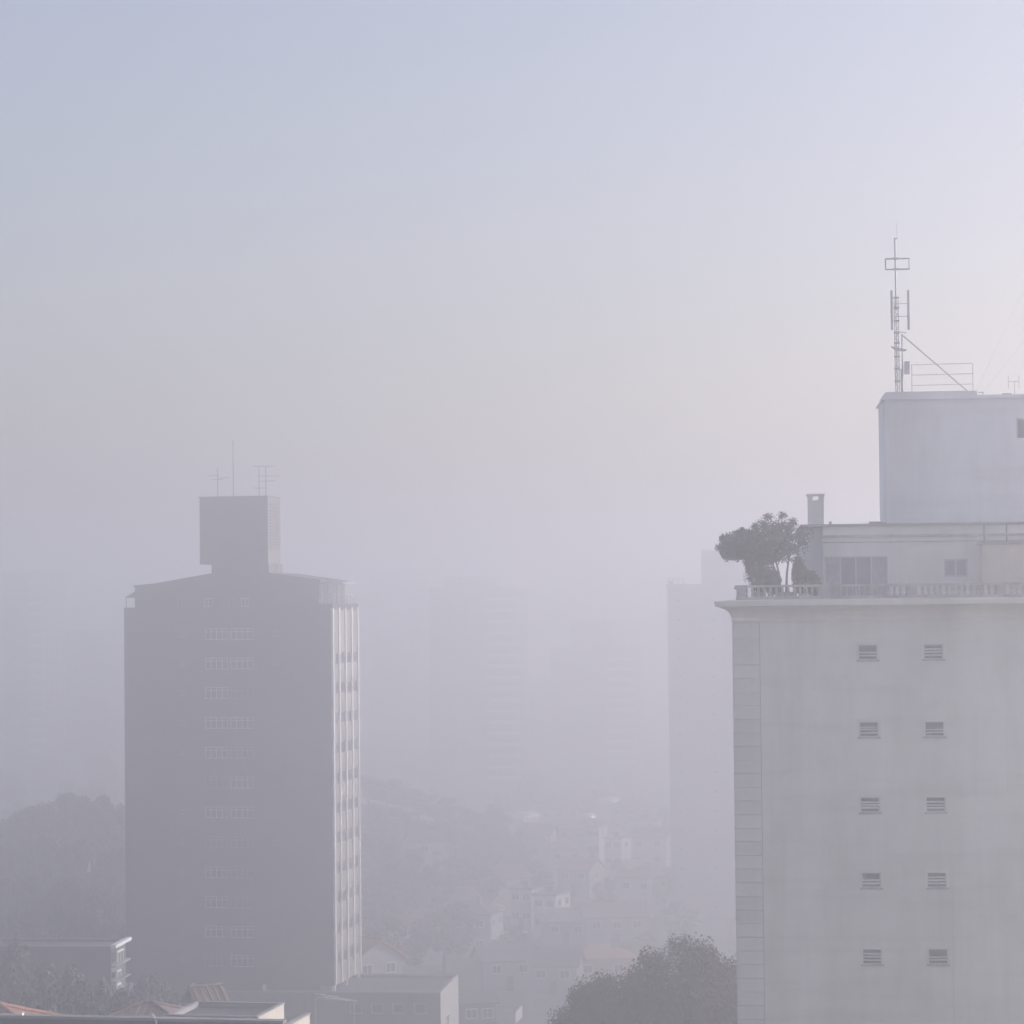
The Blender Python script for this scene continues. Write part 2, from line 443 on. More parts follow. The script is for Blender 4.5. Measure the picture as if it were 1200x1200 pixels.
    def aerial(label, px, ytop, bars, y=2.5, r=.04):
        x, z = roofpt(px, ytop, y)
        p = fr.world(x, y, ztc)
        e = thing('tv_antenna', label, 'antenna', p, -a, 'rooftop aerials on the dark tower')
        h = z - ztc
        MB().bar((0, 0, 0), (0, 0, h), r).build('pole', M['aerial'], e)
        for (x0, x1, py, tilt) in bars:
            xa, zz = roofpt(x0, py, y); xb = roofpt(x1, py, y)[0]
            MB().bar((xa - x, 0, zz - ztc), (xb - x, tilt, zz - ztc), .03).build('crossbar', M['aerial'], e)
        return e
    aerial('thin aerial with one bent crossbar, leftmost on the dark water tank roof', 255, 548, [(243.5, 256, 557.5, .2), (255, 269, 560, .3), (249, 261, 562, 0)])
    aerial('tall bare whip aerial in the middle of the dark water tank roof', 273, 516, [], r=.045)
    e = aerial('twin pole aerial with stacked crossbars, rightmost on the dark water tank roof', 303.5, 546, [(297, 320, 546.5, .3), (302, 326, 558, .4), (302, 323, 564, -.2), (297, 312, 572, .2)])
    x2 = roofpt(311.5, 546, 2.5)[0] - roofpt(303.5, 546, 2.5)[0]
    MB().bar((x2, 0, 0), (x2, 0, roofpt(311, 546, 2.5)[1] - ztc), .04).build('pole', M['aerial'], e)
    # small aerial on the right terrace
    x, z = fr.front(406, 697, 2)
    p = fr.world(-.6, 2, zs + .15)
    e = thing('tv_antenna', 'low spiky aerial on the right corner terrace of the dark tower', 'antenna', p, -a, 'rooftop aerials on the dark tower')
    hh = fr.front(410, 694, 2)[1] - zs - .15
    MB().bar((0, 0, 0), (0, 0, hh), .025).build('pole', M['aerial'], e)
    MB().bar((-.7, 0, hh - .15), (1.1, 1.2, hh - .1), .018).build('boom', M['aerial'], e)
    for k in range(7): MB().bar((-.6 + k * .26, k * .18 - .05 - .35, hh - .12), (-.6 + k * .26, k * .18 + .35, hh - .12), .012).build('crossbar', M['aerial'], e)
    return fr
TW = slab_tower()

# ------------------------------------------------------------------ flat roofed box buildings seen from above
def box_building(name, label, frpx, D, rrpx, leftpx, wallm, roofm, sidem=None, parapet=.12, front_windows=(), side_windows=(), cat='building'):
    P = at(*frpx, D); z = P.z; Q = atz(*rrpx, z)
    a = math.atan2(Q.x - P.x, Q.y - P.y); dep = (Q - P).length
    base = gz(P.x, P.y) - .6
    fr = Frame((P.x, P.y, base), a)
    zt = z - base; x0 = fr.front(leftpx, frpx[1])[0]
    t = thing(name, label, cat, fr.o, -a)
    mb = MB(); holes = []
    for (a0, a1, b0, b1) in front_windows:
        xa, za = fr.front(a0, b0); xb, zb_ = fr.front(a1, b1); holes.append((xa, xb, zb_, za))
    wall_holes(mb, x0, 0, 0, .2, 0, zt - .02, holes); mb.build('front_wall', wallm, t)
    MB().box(-.2, 0, .2, dep, 0, zt - .02).build('side_wall', sidem or wallm, t)
    MB().box(x0, -.2, dep - .2, dep, 0, zt - .02).box(x0, x0 + .2, .2, dep - .2, 0, zt - .02).build('rear_wall', wallm, t)
    MB().box(x0 + .2, -.2, .2, dep - .2, zt - .5, zt - .25).build('roof', roofm, t)
    c = MB(); o = .04
    c.box(x0 - o, o, -o, .24, zt - .017, zt + parapet); c.box(x0 - o, o, dep - .24, dep + o, zt - .017, zt + parapet)
    c.box(-.24, o, .24, dep - .24, zt - .017, zt + parapet); c.box(x0 - o, x0 + .24, .24, dep - .24, zt - .017, zt + parapet)
    c.build('coping', M['concrete'], t)
    for h in holes:
        f = MB(); q = .06
        f.box(h[0], h[1], .06, .14, h[2], h[2] + q); f.box(h[0], h[1], .06, .14, h[3] - q, h[3])
        f.box(h[0], h[0] + q, .06, .14, h[2] + q, h[3] - q); f.box(h[1] - q, h[1], .06, .14, h[2] + q, h[3] - q)
        wo = f.build('window', M['frame'], t)
        MB().box(h[0] + q, h[1] - q, .09, .11, h[2] + q, h[3] - q).build('pane', M['glass'], wo)
    for (y0, y1, z0, z1) in side_windows:
        f = MB(); q = .07
        f.box(.003, .06, y0, y1, zt - z0 - q, zt - z0); f.box(.003, .06, y0, y1, zt - z1, zt - z1 + q)
        for k in range(3):
            y = y0 + (y1 - y0 - q) * k / 2; f.box(.003, .06, y, y + q, zt - z1 + q, zt - z0 - q)
        wo = f.build('window', M['white'], t)
        MB().box(.003, .03, y0 + q, y1 - q, zt - z1 + q, zt - z0 - q).build('pane', M['glass'], wo)
    return t, fr, zt, dep, x0

box_building('podium_building', 'long low flat-roofed podium block in front of the dark tower foot', (516, 1164), 256, (537, 1143), 236,
             M['darkwall'], M['roofgrey'], M['housegrey'],
             front_windows=[(410 + k * 25, 424 + k * 25, 1176, 1188) for k in range(4)], side_windows=[(3.5, 5.5, 2.6, 3.9)])
box_building('flat_roof_house', 'flat-roofed house with bright cream end wall, left of its cream twin', (302, 1192), 150, (333, 1176), 196,
             M['housegrey'], M['roofgrey'], M['cream'], parapet=.05)
A_ = at(338, 1200.5, 146); B_ = atz(363, 1187, A_.z)
e = thing('boundary_wall', 'lower free-standing cream wall catching the sun at the bottom frame edge', 'wall', (A_.x, A_.y, gz(A_.x, A_.y) - .5), -math.atan2(B_.x - A_.x, B_.y - A_.y))
hh = A_.z - gz(A_.x, A_.y) + .5; LL = (B_ - A_).length
MB().box(-.22, 0, 0, LL, 0, hh - .08).build('wall_face', M['cream'], e)
MB().box(-.26, .04, -.04, LL + .04, hh - .077, hh).build('coping', M['concrete'], e)
box_building('flat_roof_house', 'pale low flat-roofed house with a white post between podium and lattice mast', (604, 1187), 318, (612, 1179), 560,
             M['housegrey'], M['roofgrey'], M['housewhite'], front_windows=[(570, 577, 1191, 1198)])
t, fr, zt, dep, x0 = box_building('parapet_building', 'dark flat building whose parapet runs along the bottom left frame edge', (331, 1199), 118, (334.5, 1197.1), -60,
             M['darkwall'], M['roofgrey'], M['darkwall'], parapet=.1)
# vent pipes on its roof
e = thing('vent_pipe', 'bent white pipe lying over the bottom left parapet', 'pipe', fr.world(fr.front(180, 1190)[0], .1, zt + .1), -fr.a)
mb = MB(); mb.bar((-.13, .15, .1), (-.02, .0, .06), .05); mb.bar((-.02, 0, .06), (.14, -.16, -.14), .05); mb.bar((.14, -.16, -.14), (.2, -.2, -.4), .05); mb.build('pipe', M['white'], e)
MB().bar((-.15, .17, .11), (-.11, .13, .1), .07).build('pipe_collar', M['white'], e)
e = thing('vent_pipe', 'thin upright vent pipe on the bottom left parapet roof', 'pipe', fr.world(fr.front(78, 1190)[0], .7, zt - .25), -fr.a)
MB().bar((0, 0, 0), (0, 0, .75), .03).build('pipe', M['concrete'], e)
MB().bar((-.14, 0, .42), (.02, 0, .46), .02).build('pipe_branch', M['concrete'], e)
e = thing('roof_vent', 'small white hooded vent on the parapet beneath the orange tile roof', 'vent', fr.world(fr.front(23, 1190)[0], .1, zt + .1), -fr.a)
MB().prism([(-.16, 0), (.12, 0), (.12, .11), (-.02, .08)], -.1, .12).build('hood', M['white'], e)

# dark terrace house, left
t, fr, zt, dep, x0 = box_building('terrace_house', 'dark flat-roofed house with bright white side frames left of the tower', (130, 1109), 225, (147, 1100), -30,
             M['darkwall'], M['darkwall'], M['darkwall'], parapet=.02)
f = MB(); f.box(.05, .5, -.3, dep + .1, zt - .12, zt + .14); f.build('fascia', M['white'], t)
for z, n in ((zt - .45, 3), (zt - 2.05, 2), (zt - 3.1, 2)):
    f = MB(); L = 2.2 if n == 3 else 1.3
    f.box(.35, .5, .2, .2 + L, z - .12, z)
    for k in range(n): yy = .2 + (L - .12) * k / (n - 1); f.box(.35, .5, yy, yy + .12, z - (1.0 if n == 3 else .6), z - .12)
    wo = f.build('balcony_frame', M['white'], t)
    MB().box(.01, .05, .3, L, z - 1.0 if n == 3 else z - .6, z - .15).build('pane', M['glass'], wo)
MB().box(.0, .45, 0, dep, zt - 1.72, zt - 1.6).box(.0, .45, 0, dep, zt - 3.0, zt - 2.9).build('balcony_slab', M['concrete'], t)

# pergola slats at the tower foot
p0 = at(398, 1168, 254)
e = thing('pergola', 'low pergola of white slats beneath the tower fins', 'pergola', (p0.x, p0.y, gz(p0.x, p0.y)), R(-18))
hz = p0.z - gz(p0.x, p0.y)
for k in range(6): MB().box(-2 + k * .62, -.9 + k * .62, -1.2, -1.12, hz + .32 - k * .1, hz + .38 - k * .1).build('slat', M['white'], e)
for k in range(5): MB().box(-1.6 + k * .7, -.5 + k * .7, -1.6, -1.54, hz + .12 - k * .06, hz + .17 - k * .06).build('slat', M['white'], e)
for x in (-1.9, 1.9): MB().box(x - .06, x + .06, -1.35, -1.23, 0, hz + .05).build('post', M['concrete'], e)
MB().box(-2, 2, -1.36, -1.25, hz - .15, hz - .05).build('beam', M['concrete'], e)

# ------------------------------------------------------------------ houses
def tile_ribs(mb, L, run, rise, side, n):
    for k in range(n):
        x = -L / 2 + L * (k + .5) / n
        a = Vector((x, side * run, 0)); b = Vector((x, 0, rise)); up = Vector((0, side * rise, run)).normalized() * .05
        mb.bar(a + up, b + up, .055, n=5)

def house(px, D, wd, dp, h, kind, yaw, wallm, roofm, label, rise=1.5, chimney=False, group=None, z=None, ribs=False, name='house', lift=0, seed=0):
    P = at(px, 1000, D); b = gz(P.x, P.y) - .4 if z is None else z
    t = thing(name, label, 'house', (P.x, P.y, b), R(yaw), group)
    h += .4 if z is None else 0
    hw, hd = wd / 2, dp / 2
    wl = MB(); wl.box(-hw, hw, -hd, hd, 0, h)
    if kind == 'gable': wl.add([(-hw, -hd, h), (-hw, hd, h), (-hw, 0, h + rise), (hw, -hd, h), (hw, hd, h), (hw, 0, h + rise)], [(0, 2, 1), (3, 4, 5), (0, 3, 5, 2), (1, 2, 5, 4)])
    wl.build('wall', wallm, t)
    o = .45; r = MB()
    if kind == 'gable':
        s = rise / hd; e0 = h - o * s
        r.prismx([(-hd - o, e0 + .02), (-hd - o, e0 + .2), (0, h + rise + .2), (hd + o, e0 + .2), (hd + o, e0 + .02), (0, h + rise + .02)], -hw - o, hw + o)
        rf = r.build('roof', roofm, t)
        if ribs:
            m2 = MB(); 
            for sd in (-1, 1): tile_ribs(m2, wd + .9, hd + o, rise + o * s, sd, int(wd * 3.2))
            m2.build('tile_rows', roofm, rf, kind='stuff').location = (0, 0, e0 + .2)
            MB().bar((-hw - o, 0, h + rise + .26), (hw + o, 0, h + rise + .26), .12).build('ridge_tile', roofm, rf)
    elif kind == 'hip':
        v = [(-hw-o, -hd-o, h), (hw+o, -hd-o, h), (hw+o, hd+o, h), (-hw-o, hd+o, h), (-hw-o, -hd-o, h+.18), (hw+o, -hd-o, h+.18), (hw+o, hd+o, h+.18), (-hw-o, hd+o, h+.18), (-max(.3, hw-hd), 0, h+rise+.18), (max(.3, hw-hd), 0, h+rise+.18)]
        r.add(v, [(3,2,1,0), (0,1,5,4), (1,2,6,5), (2,3,7,6), (3,0,4,7), (4,5,9,8), (5,6,9), (6,7,8,9), (7,4,8)])
        rf = r.build('roof', roofm, t)
        if ribs:
            m2 = MB(); n = int(wd * 3)
            for k in range(n):
                x = -hw - o + (wd + 2*o) * (k + .5) / n
                rl = max(.3, hw - hd); ax = abs(x); lim = 1 if ax <= rl else max(0.02, (hw + o - ax) / (hw + o - rl))
                for sd in (-1, 1):
                    m2.bar((x, sd*(hd+o), h+.22), (x, sd*(hd+o)*(1-lim), h+.22+rise*lim), .055, n=5)
            m2.build('tile_rows', roofm, rf, kind='stuff')
            rt = MB(); q = 0
            for sx in (-1, 1):
                for sy in (-1, 1): rt.bar((sx*(hw+o), sy*(hd+o), h+.24), (sx*max(.3, hw-hd), 0, h+rise+.24), .11)
            rt.bar((-max(.3, hw-hd), 0, h+rise+.24), (max(.3, hw-hd), 0, h+rise+.24), .11)
            rt.build('ridge_tile', roofm, rf)
    elif kind == 'vault':
        pts = [(-hd * math.cos(math.pi * k / 12) * 1.05, h + rise * math.sin(math.pi * k / 12)) for k in range(13)]
        r.prismx(pts + [(hd * 1.0, h - .1), (-hd * 1.0, h - .1)], -hw - .2, hw + .2)
        rf = r.build('roof', roofm, t)
        for p in rf.data.polygons: p.use_smooth = len(p.vertices) == 4
    else:
        r.box(-hw - .25, hw + .25, -hd - .25, hd + .25, h + .003, h + .25); r.box(-hw*.3, hw*.3, -hd*.3, hd*.4, h + .253, h + 1.1); rf = r.build('roof', roofm, t)
    if chimney: MB().box(hw * .4, hw * .4 + .6, -.9, -.3, h, h + rise + .9).build('chimney', M['concrete'], rf)
    random.seed(int(px * 7 + D) + seed)
    nf = max(1, int(h // 3))
    q = .08
    wf = MB(); ww, wh = 1.3, 1.1
    wf.box(0, ww, -.06, 0, 0, q); wf.box(0, ww, -.06, 0, wh - q, wh); wf.box(0, q, -.06, 0, q, wh - q); wf.box(ww - q, ww, -.06, 0, q, wh - q)
    wf.box(ww/2-.03, ww/2+.03, -.05, 0, q, wh - q)
    wm = wf.mesh('window', M['white']); pm = MB().box(q, ww - q, -.03, .0, q, wh - q).mesh('pane', M['glass'])
    for fl in range(nf):
        z0 = h - (fl + 1) * 2.8 + 1.1
        if z0 < .3: break
        n = max(2, int(wd / 2.8))
        for k in range(n):
            x = -hw + wd * (k + .5) / n - ww / 2
            wo = link('window', wm, t, (x, -hd - .003, z0)); link('pane', pm, wo)
        n = max(1, int(dp / 3))
        for k in range(n):
            y = -hd + dp * (k + .5) / n - ww / 2
            wo = link('window', wm, t, (hw + .003, y, z0), R(90)); link('pane', pm, wo)
    MB().box(-.45, .45, -hd - .08, -hd - .003, 0.3, 2.4).build('door', M['darkwall'], t)
    return t

def zat(px, py, D): return at(px, py, D).z
# near tiled roofs along the bottom left
g = gz(-28, 150)
z = zat(0, 1177, 150)
house(-12, 150, 6.0, 5.0, z - 1.35 - g, 'hip', -4, M['housegrey'], M['tile'], 'house with orange clay tile hip roof in the bottom left corner', rise=1.15, z=g, ribs=True)
g = gz(-22, 165); z = zat(170, 1175, 165)
house(172, 165, 4.6, 4.0, z - 1.15 - g, 'hip', -6, M['housegrey'], M['tileold'], 'small brown clay tile hip roof house left of the cream end walls', rise=.95, z=g, ribs=True)
g = gz(-22, 185); z = zat(232, 1157, 185)
house(240, 187, 1.6, 1.5, z - 1.0 - g, 'gable', 30, M['housegrey'], M['tileold'], 'narrow tiled house with pale right wall in front of the tower base', rise=.6, z=g, ribs=True)
g = gz(-18, 292); z = zat(430, 1098, 292)
house(424, 292, 6, 6, z - 1.9 - g, 'gable', -52, M['housegrey'], M['tile'], 'orange tiled gable house peeking out right of the tower foot', rise=1.7, z=g, ribs=True)
g = gz(-14, 300); z = zat(455, 1118, 300)
house(456, 300, 1.7, 2.5, z - g - .3, 'flat', -10, M['housegrey'], M['roofgrey'], 'small grey rooftop hut house beside the orange gable', z=g)
g = gz(-5, 300)
house(556, 304, 3.6, 4, zat(556, 1166, 304) - g - .6, 'gable', 12, M['darkwall'], M['roofgrey'], 'dark low gable house just right of the podium block', rise=.6, z=g)

valley = [  # px, D, w, d, h, kind, yaw, wall, roof, label
    (480, 372, 8, 6, 5.5, 'gable', 20, 'housewhite', 'tileold', 'white tiled house at the valley edge near the podium roof'),
    (545, 385, 9, 7, 6, 'hip', -15, 'housegrey', 'roofgrey', 'broad grey hip roof house in the middle of the hazy valley'),
    (588, 430, 7, 6, 5.5, 'gable', 35, 'housewhite', 'tileold', 'white gable house with bright side wall left of the valley centre'),
    (617, 416, 3.4, 5, 6.2, 'flat', -22, 'housewhite', 'roofgrey', 'narrow tall white house above the lattice mast'),
    (646, 408, 3.6, 6, 6.5, 'flat', -22, 'housewhite', 'roofgrey', 'white two-storey house right of the narrow tall one'),
    (668, 402, 7, 6, 3.5, 'gable', -14, 'housegrey', 'concrete', 'low house with pale sloping sheet roof above the big foreground tree'),
    (716, 400, 9, 7, 4.5, 'gable', 10, 'housegrey', 'tileold', 'wide grey house above the big foreground tree'),
    (752, 436, 6, 6, 6, 'hip', -25, 'housewhite', 'tileold', 'white hip roof house close to the tall right-hand block'),
    (700, 352, 8, 7, 4, 'hip', 8, 'housered', 'tile', 'ochre house behind the left shoulder of the foreground tree'),
    (650, 345, 6, 5, 4, 'gable', -10, 'housegrey', 'roofgrey', 'dark gabled house right beside the lattice mast'),
    (508, 452, 8, 6, 5, 'gable', 12, 'housewhite', 'roofgrey', 'pale house half hidden under the wooded slope'),
    (614, 545, 5, 4, 5, 'vault', 51, 'housewhite', 'metalroof', 'shed with small bright vaulted roof below the central tower'),
    (700, 510, 2.4, 4, 6.2, 'flat', -25, 'housewhite', 'roofgrey', 'slim white three-storey house right of the valley centre'),
    (724, 492, 3.4, 4, 6.0, 'flat', -28, 'housewhite', 'roofgrey', 'stout white block house stepping below the slim one'),
    (678, 520, 9, 6, 5, 'gable', 5, 'housegrey', 'tileold', 'grey tiled house left of the slim white house'),
    (765, 500, 7, 6, 6, 'gable', -20, 'housewhite', 'tileold', 'white tiled house at the foot of the right-hand block'),
    (714, 590, 4.0, 4, 6.6, 'vault', 51, 'housewhite', 'metalroof', 'building with dazzling vaulted metal roof below the far right tower'),
    (688, 565, 2.5, 3, 4.6, 'vault', 51, 'housewhite', 'metalroof', 'small shed with a glinting roof left of the dazzling one'),
    (490, 600, 4, 4, 7.5, 'vault', 51, 'housewhite', 'metalroof', 'bright arched roof hall behind the wooded slope'),
    (740, 590, 9, 8, 6, 'hip', 0, 'housegrey', 'tileold', 'far hip roof house between right tower and block'),
    (530, 415, 6, 5, 4, 'gable', 28, 'housegrey', 'tileold', 'small brown-roofed house between wooded slope and valley centre'),
    (566, 402, 5, 5, 4.5, 'hip', -8, 'housewhite', 'tile', 'small house with reddish hip roof left of the road'),
    (590, 350, 7, 5, 4, 'gable', 16, 'housegrey', 'roofgrey', 'low grey gable house left beside the lattice mast'),
    (680, 455, 6, 5, 4.5, 'gable', -30, 'housegrey', 'tile', 'house with reddish gable roof below the slim white house'),
    (745, 462, 5, 5, 4, 'gable', 24, 'housegrey', 'tileold', 'brown gable house in front of the stout white block'),
    (660, 480, 6, 5, 4, 'hip', 10, 'housewhite', 'tileold', 'pale hip roof house at the very centre of the valley'),
    (630, 500, 6, 5, 4, 'gable', -12, 'housegrey', 'tileold', 'dim gable house right of the vaulted shed'),
    (756, 555, 6, 5, 5, 'flat', -12, 'housewhite', 'roofgrey', 'pale flat house high in the valley beside the lilac block'),
    (735, 358, 7, 6, 3.5, 'gable', 12, 'housegrey', 'tileold', 'brown-roofed house just above the foreground tree top'),
    (650, 600, 9, 7, 5, 'gable', 18, 'housewhite', 'tileold', 'far pale gable house between the two central towers'),
]
for (px, D, wd, dp, h, kd, yw, wm, rm, lb) in valley:
    house(px, D, wd, dp, h, kd, yw, M[wm], M[rm], lb, rise=1.5 if kd != 'vault' else 1.1, chimney=(kd == 'hip'))

# ------------------------------------------------------------------ far towers
def far_tower(label, px0, px1, pytop, D, dep, yaw, cols, wallm=None, roofbox=None, side_right=True, ledges=False, plain=False):
    P0, P1 = at(px0, pytop, D), at(px1, pytop, D)
    a = R(yaw); base = gz(P0.x, P0.y) - 1
    fr = Frame((P0.x, P0.y, base), a)
    Wd = fr.front(px1, pytop)[0]; H = fr.front(px0, pytop)[1]
    t = thing('far_tower', label, 'apartment tower', fr.o, -a)
    wallm = wallm or M['glazewall']
    MB().box(0, Wd, 0, dep, 0, H).build('wall', wallm, t)
    if plain:
        for x in (.45, Wd * .33, Wd * .66): MB().box(x, x + .35, -.28, -.003, 0, H - .003).build('pilaster', wallm, t)
    MB().box(-.15, Wd + .15, -.15, dep + .15, H + .003, H + .7).build('roof_parapet', wallm, t)
    if roofbox:
        x0, x1, pt = roofbox
        xa, zt = fr.front(x0, pt, 1.5); xb = fr.front(x1, pt, 1.5)[0]
        MB().box(xa, xb, 1.5, dep - 1.5, H + .7, zt).build('lift_room', wallm, t)
    nf = int(H // 3)
    cw = Wd / cols
    ww, wh = (cw * .16 if plain else cw * .5), (.6 if plain else 1.3)
    wm = MB().box(0, ww, -.05, 0, 0, .1).box(0, ww, -.05, 0, wh - .1, wh).box(0, .1, -.05, 0, .1, wh - .1).box(ww - .1, ww, -.05, 0, .1, wh - .1).mesh('window', M['frame'])
    pm = MB().box(.1, ww - .1, -.02, .02, .1, wh - .1).mesh('pane', M['glass'])
    for k in range(nf):
        z = H - 2.2 - 3 * k
        if z < 2: break
        for c in range(cols):
            wo = link('window', wm, t, (cw * c + cw * .25, -.003, z)); link('pane', pm, wo)
        if ledges: MB().box(Wd * .68, Wd + .5, -1.1, -.06, z - .9, z + .1).build('balcony', M['white'], t)
    nsd = max(1, int(dep / 4))
    pm2 = MB().box(-.02, .03, 0, 1.6, 0, 1.3).mesh('side_window', M['glass'])
    for k in range(nf):
        z = H - 2.2 - 3 * k
        if z < 2: break
        for c in range(nsd):
            y = dep * (c + .5) / nsd - .8
            link('side_window', pm2, t, (Wd if side_right else 0, y, z))
    return t, fr, H, Wd
far_tower('broad tower standing in thick fog between the two main buildings', 502, 604, 692, 740, 16, 12, 6, roofbox=(520, 570, 676), ledges=True)
far_tower('wide foggy tower with stepped top right of the central one', 645, 742, 762, 800, 18, 10, 6, roofbox=(668, 718, 728), ledges=True)
far_tower('low foggy block between the two central towers', 612, 648, 800, 860, 14, 8, 3)
far_tower('barely visible tower far left behind the trees', 2, 50, 672, 780, 16, 14, 4, ledges=True)
far_tower('dim tower in fog directly left of the dark tower', 72, 128, 742, 800, 16, 12, 5)
far_tower('faint distant tower just right of the dark tower', 432, 490, 668, 980, 18, 9, 4)
t, fr, H, Wd = far_tower('plain pale lilac block rising right behind the beige building', 782, 902, 690, 430, 14, 3.6, 3, wallm=M['lilac'], roofbox=(822, 885, 645), side_right=False, plain=True)
f = MB()
for k in range(4): x = .1 + k * .8; f.box(x, x + .12, .1, .22, H + .7, H + 1.5)
f.box(.1, 2.62, .08, .2, H + 1.5, H + 1.62); f.box(.1, 1.0, .3, 1.2, H + .7, H + 1.2); f.build('roof_railing', M['concrete'], t)

# ------------------------------------------------------------------ beige building, right
def beige_building():
    a = R(4.55)
    P = at(861.5, 900, 108); base = gz(P.x, P.y) - 1
    fr = Frame((at(859.5, 740, 108).x, P.y, base), a)
    t = thing('beige_building', 'large beige rendered building with balustrade and deep cornice filling the right side', 'building', fr.o, -a)
    W, DP = 15.5, 12.5
    Z = lambda py, px=950, y=0: fr.front(px, py, y)[1]
    X = lambda px, py=900, y=0: fr.front(px, py, y)[0]
    zcor = Z(703)
    # windows
    rows = [764, 854.5, 943, 1031.5, 1121]
    holes = []
    zr = [Z(r, 1058) for r in rows]; zr += [zr[-1] - 3.0 * k for k in (1, 2, 3, 4, 5, 6)]
    cxs = [X(1019, 900), X(1096, 900)]
    hw, hh = .37, .29
    for z in zr:
        if z < 2: continue
        for cx in cxs: holes.append((cx - hw, cx + hw, z - hh, z + hh))
    xq1 = X(892, 900)
    holes.append((xq1 + .004, xq1 + .016, 0, zcor - .75))  # groove added to draw the soft shading line at the pilaster edge
    MB_ = wall_holes(MB(), 0, W, 0, .3, 0, zcor - .3, holes); MB_.build('front_wall', M['beige'], t)
    MB().box(0, .3, .3, DP, 0, zcor - .3).build('left_wall', M['beige'], t)
    MB().box(.3, W, DP - .3, DP, 0, zcor - .3).box(W - .3, W, .3, DP - .3, 0, zcor - .3).build('rear_wall', M['beige'], t)
    MB().box(.5, W - .5, .6, DP - .5, 0, zcor - .35).build('inner_core', M['dark'], t)
    holes.pop()
    # window parts
    o = .1
    sr = MB(); 
    sr.box(-hw-o, hw+o, -.035, 0, -hh-o, -hh); sr.box(-hw-o, hw+o, -.035, 0, hh, hh+o); sr.box(-hw-o, -hw, -.035, 0, -hh, hh); sr.box(hw, hw+o, -.035, 0, -hh, hh)
    srm = sr.mesh('window_surround', M['beige2'])
    wf = MB(); q = .035
    wf.box(-hw, hw, .08, .14, -hh, -hh+q); wf.box(-hw, hw, .08, .14, hh-q, hh); wf.box(-hw, -hw+q, .08, .14, -hh+q, hh-q); wf.box(hw-q, hw, .08, .14, -hh+q, hh-q)
    wfm = wf.mesh('window', M['frame'])
    pn = MB().box(-hw+q, hw-q, .13, .15, -hh+q, hh-q).mesh('pane', M['glass'])
    slt = MB(); slt.add([(-hw+q, .02, -.012), (hw-q, .02, -.012), (hw-q, .10, .012), (-hw+q, .10, .012), (-hw+q, .02, -.04), (hw-q, .02, -.04), (hw-q, .10, -.012), (-hw+q, .10, -.012)],
                     [(0,1,2,3), (7,6,5,4), (4,5,1,0), (5,6,2,1), (6,7,3,2), (7,4,0,3)])
    sltm = slt.mesh('slat', M['white'])
    random.seed(3)
    for i, h in enumerate(holes):
        cx, cz = (h[0]+h[1])/2, (h[2]+h[3])/2
        link('window_surround', srm, t, (cx, 0, cz))
        wo = link('window', wfm, t, (cx, 0, cz)); link('pane', pn, wo)
        for k in ([-1, 1, 0] if i % 3 else [-1, 0]):
            s = link('slat', sltm, wo, (0, .01, k * .155 + (.04 if k else .0) * (1 if k < 0 else -1)))
            s.rotation_euler = (R(random.uniform(-14, 14)), 0, 0)
        MB().box(cx - hw - .08, cx + hw + .08, -.07, -.038, cz - hh - .07, cz - hh - .0).build('window_sill', M['beigedark'], t)
    # corner quoins
    xq1 = X(892, 900)
    z = Z(730) ; qh = .535
    qm = MB().box(-.03, xq1, -.10, 0, 0, qh - .03).mesh('quoin', M['beige2'])
    qs = MB().box(-.05, -.003, .0, .9, 0, qh - .022).mesh('side_quoin', M['beige2'])
    while z > 0.6:
        z -= qh
        link('quoin', qm, t, (0, 0, z)); link('side_quoin', qs, t, (0, 0, z))
    # downpipe and faint vertical joint
    xp = X(1116, 1000)
    MB().bar((xp, -.05, 0), (xp, -.05, Z(1010)), .022, n=8).build('downpipe', M['beige2'], t)
    # cornice, lofted round the building
    prof = [(-.1, Z(728.5)), (.07, Z(728)), (.08, Z(725)), (.05, Z(724)), (.09, Z(721)), (.18, Z(716.5)), (.33, Z(713)), (.50, Z(711.5)), (.52, Z(710.5)), (.72, Z(709.5)), (.74, Z(703.5)), (-.3, Z(701.5))]
    def loft(prof):
        m = MB(); n = 0
        for o, z in prof: m.v += [(-o, -o, z), (W+o, -o, z), (W+o, DP+o, z), (-o, DP+o, z)]
        for j in range(len(prof) - 1):
            for i in range(4): m.f.append((4*j+i, 4*j+(i+1) % 4, 4*j+4+(i+1) % 4, 4*j+4+i))
        k = 4*(len(prof)-1); m.f.append((k, k+1, k+2, k+3)); m.f.append((3, 2, 1, 0)); return m
    loft(prof).build('cornice', M['beige'], t)
    # balustrade
    zb0, zb1 = Z(701.5), Z(685)
    xb0 = X(863, 690, .05)
    MB().box(xb0, W, .05, .3, zb0, zb0 + .1).box(xb0, xb0 + .25, .3, DP, zb0, zb0 + .1).build('balustrade_plinth', M['beigedark'], t)
    MB().box(xb0 - .06, W, 0, .34, zb1 - .09, zb1).box(xb0 - .06, xb0 + .28, .34, DP, zb1 - .09, zb1).build('balustrade_rail', M['beigedark'], t)
    hB = zb1 - .09 - zb0 - .1
    b = MB(); pr = [(.055, 0), (.055, .05), (.03, .1), (.06, .22), (.045, .34), (.03, hB - .08), (.05, hB)]
    n = 8
    for r, z_ in pr: b.v += [(r*math.cos(2*math.pi*k/n), r*math.sin(2*math.pi*k/n), z_) for k in range(n)]
    for j in range(len(pr)-1):
        for k in range(n): b.f.append((j*n+k, j*n+(k+1) % n, (j+1)*n+(k+1) % n, (j+1)*n+k))
    bm_ = b.mesh('baluster', M['beigedark'])
    x = xb0 + .3; i = 0
    pm = MB().box(-.17, .17, .06, .29, 0, hB).mesh('balustrade_pier', M['beigedark'])
    link('balustrade_pier', pm, t, (xb0 + .17, 0, zb0 + .1))
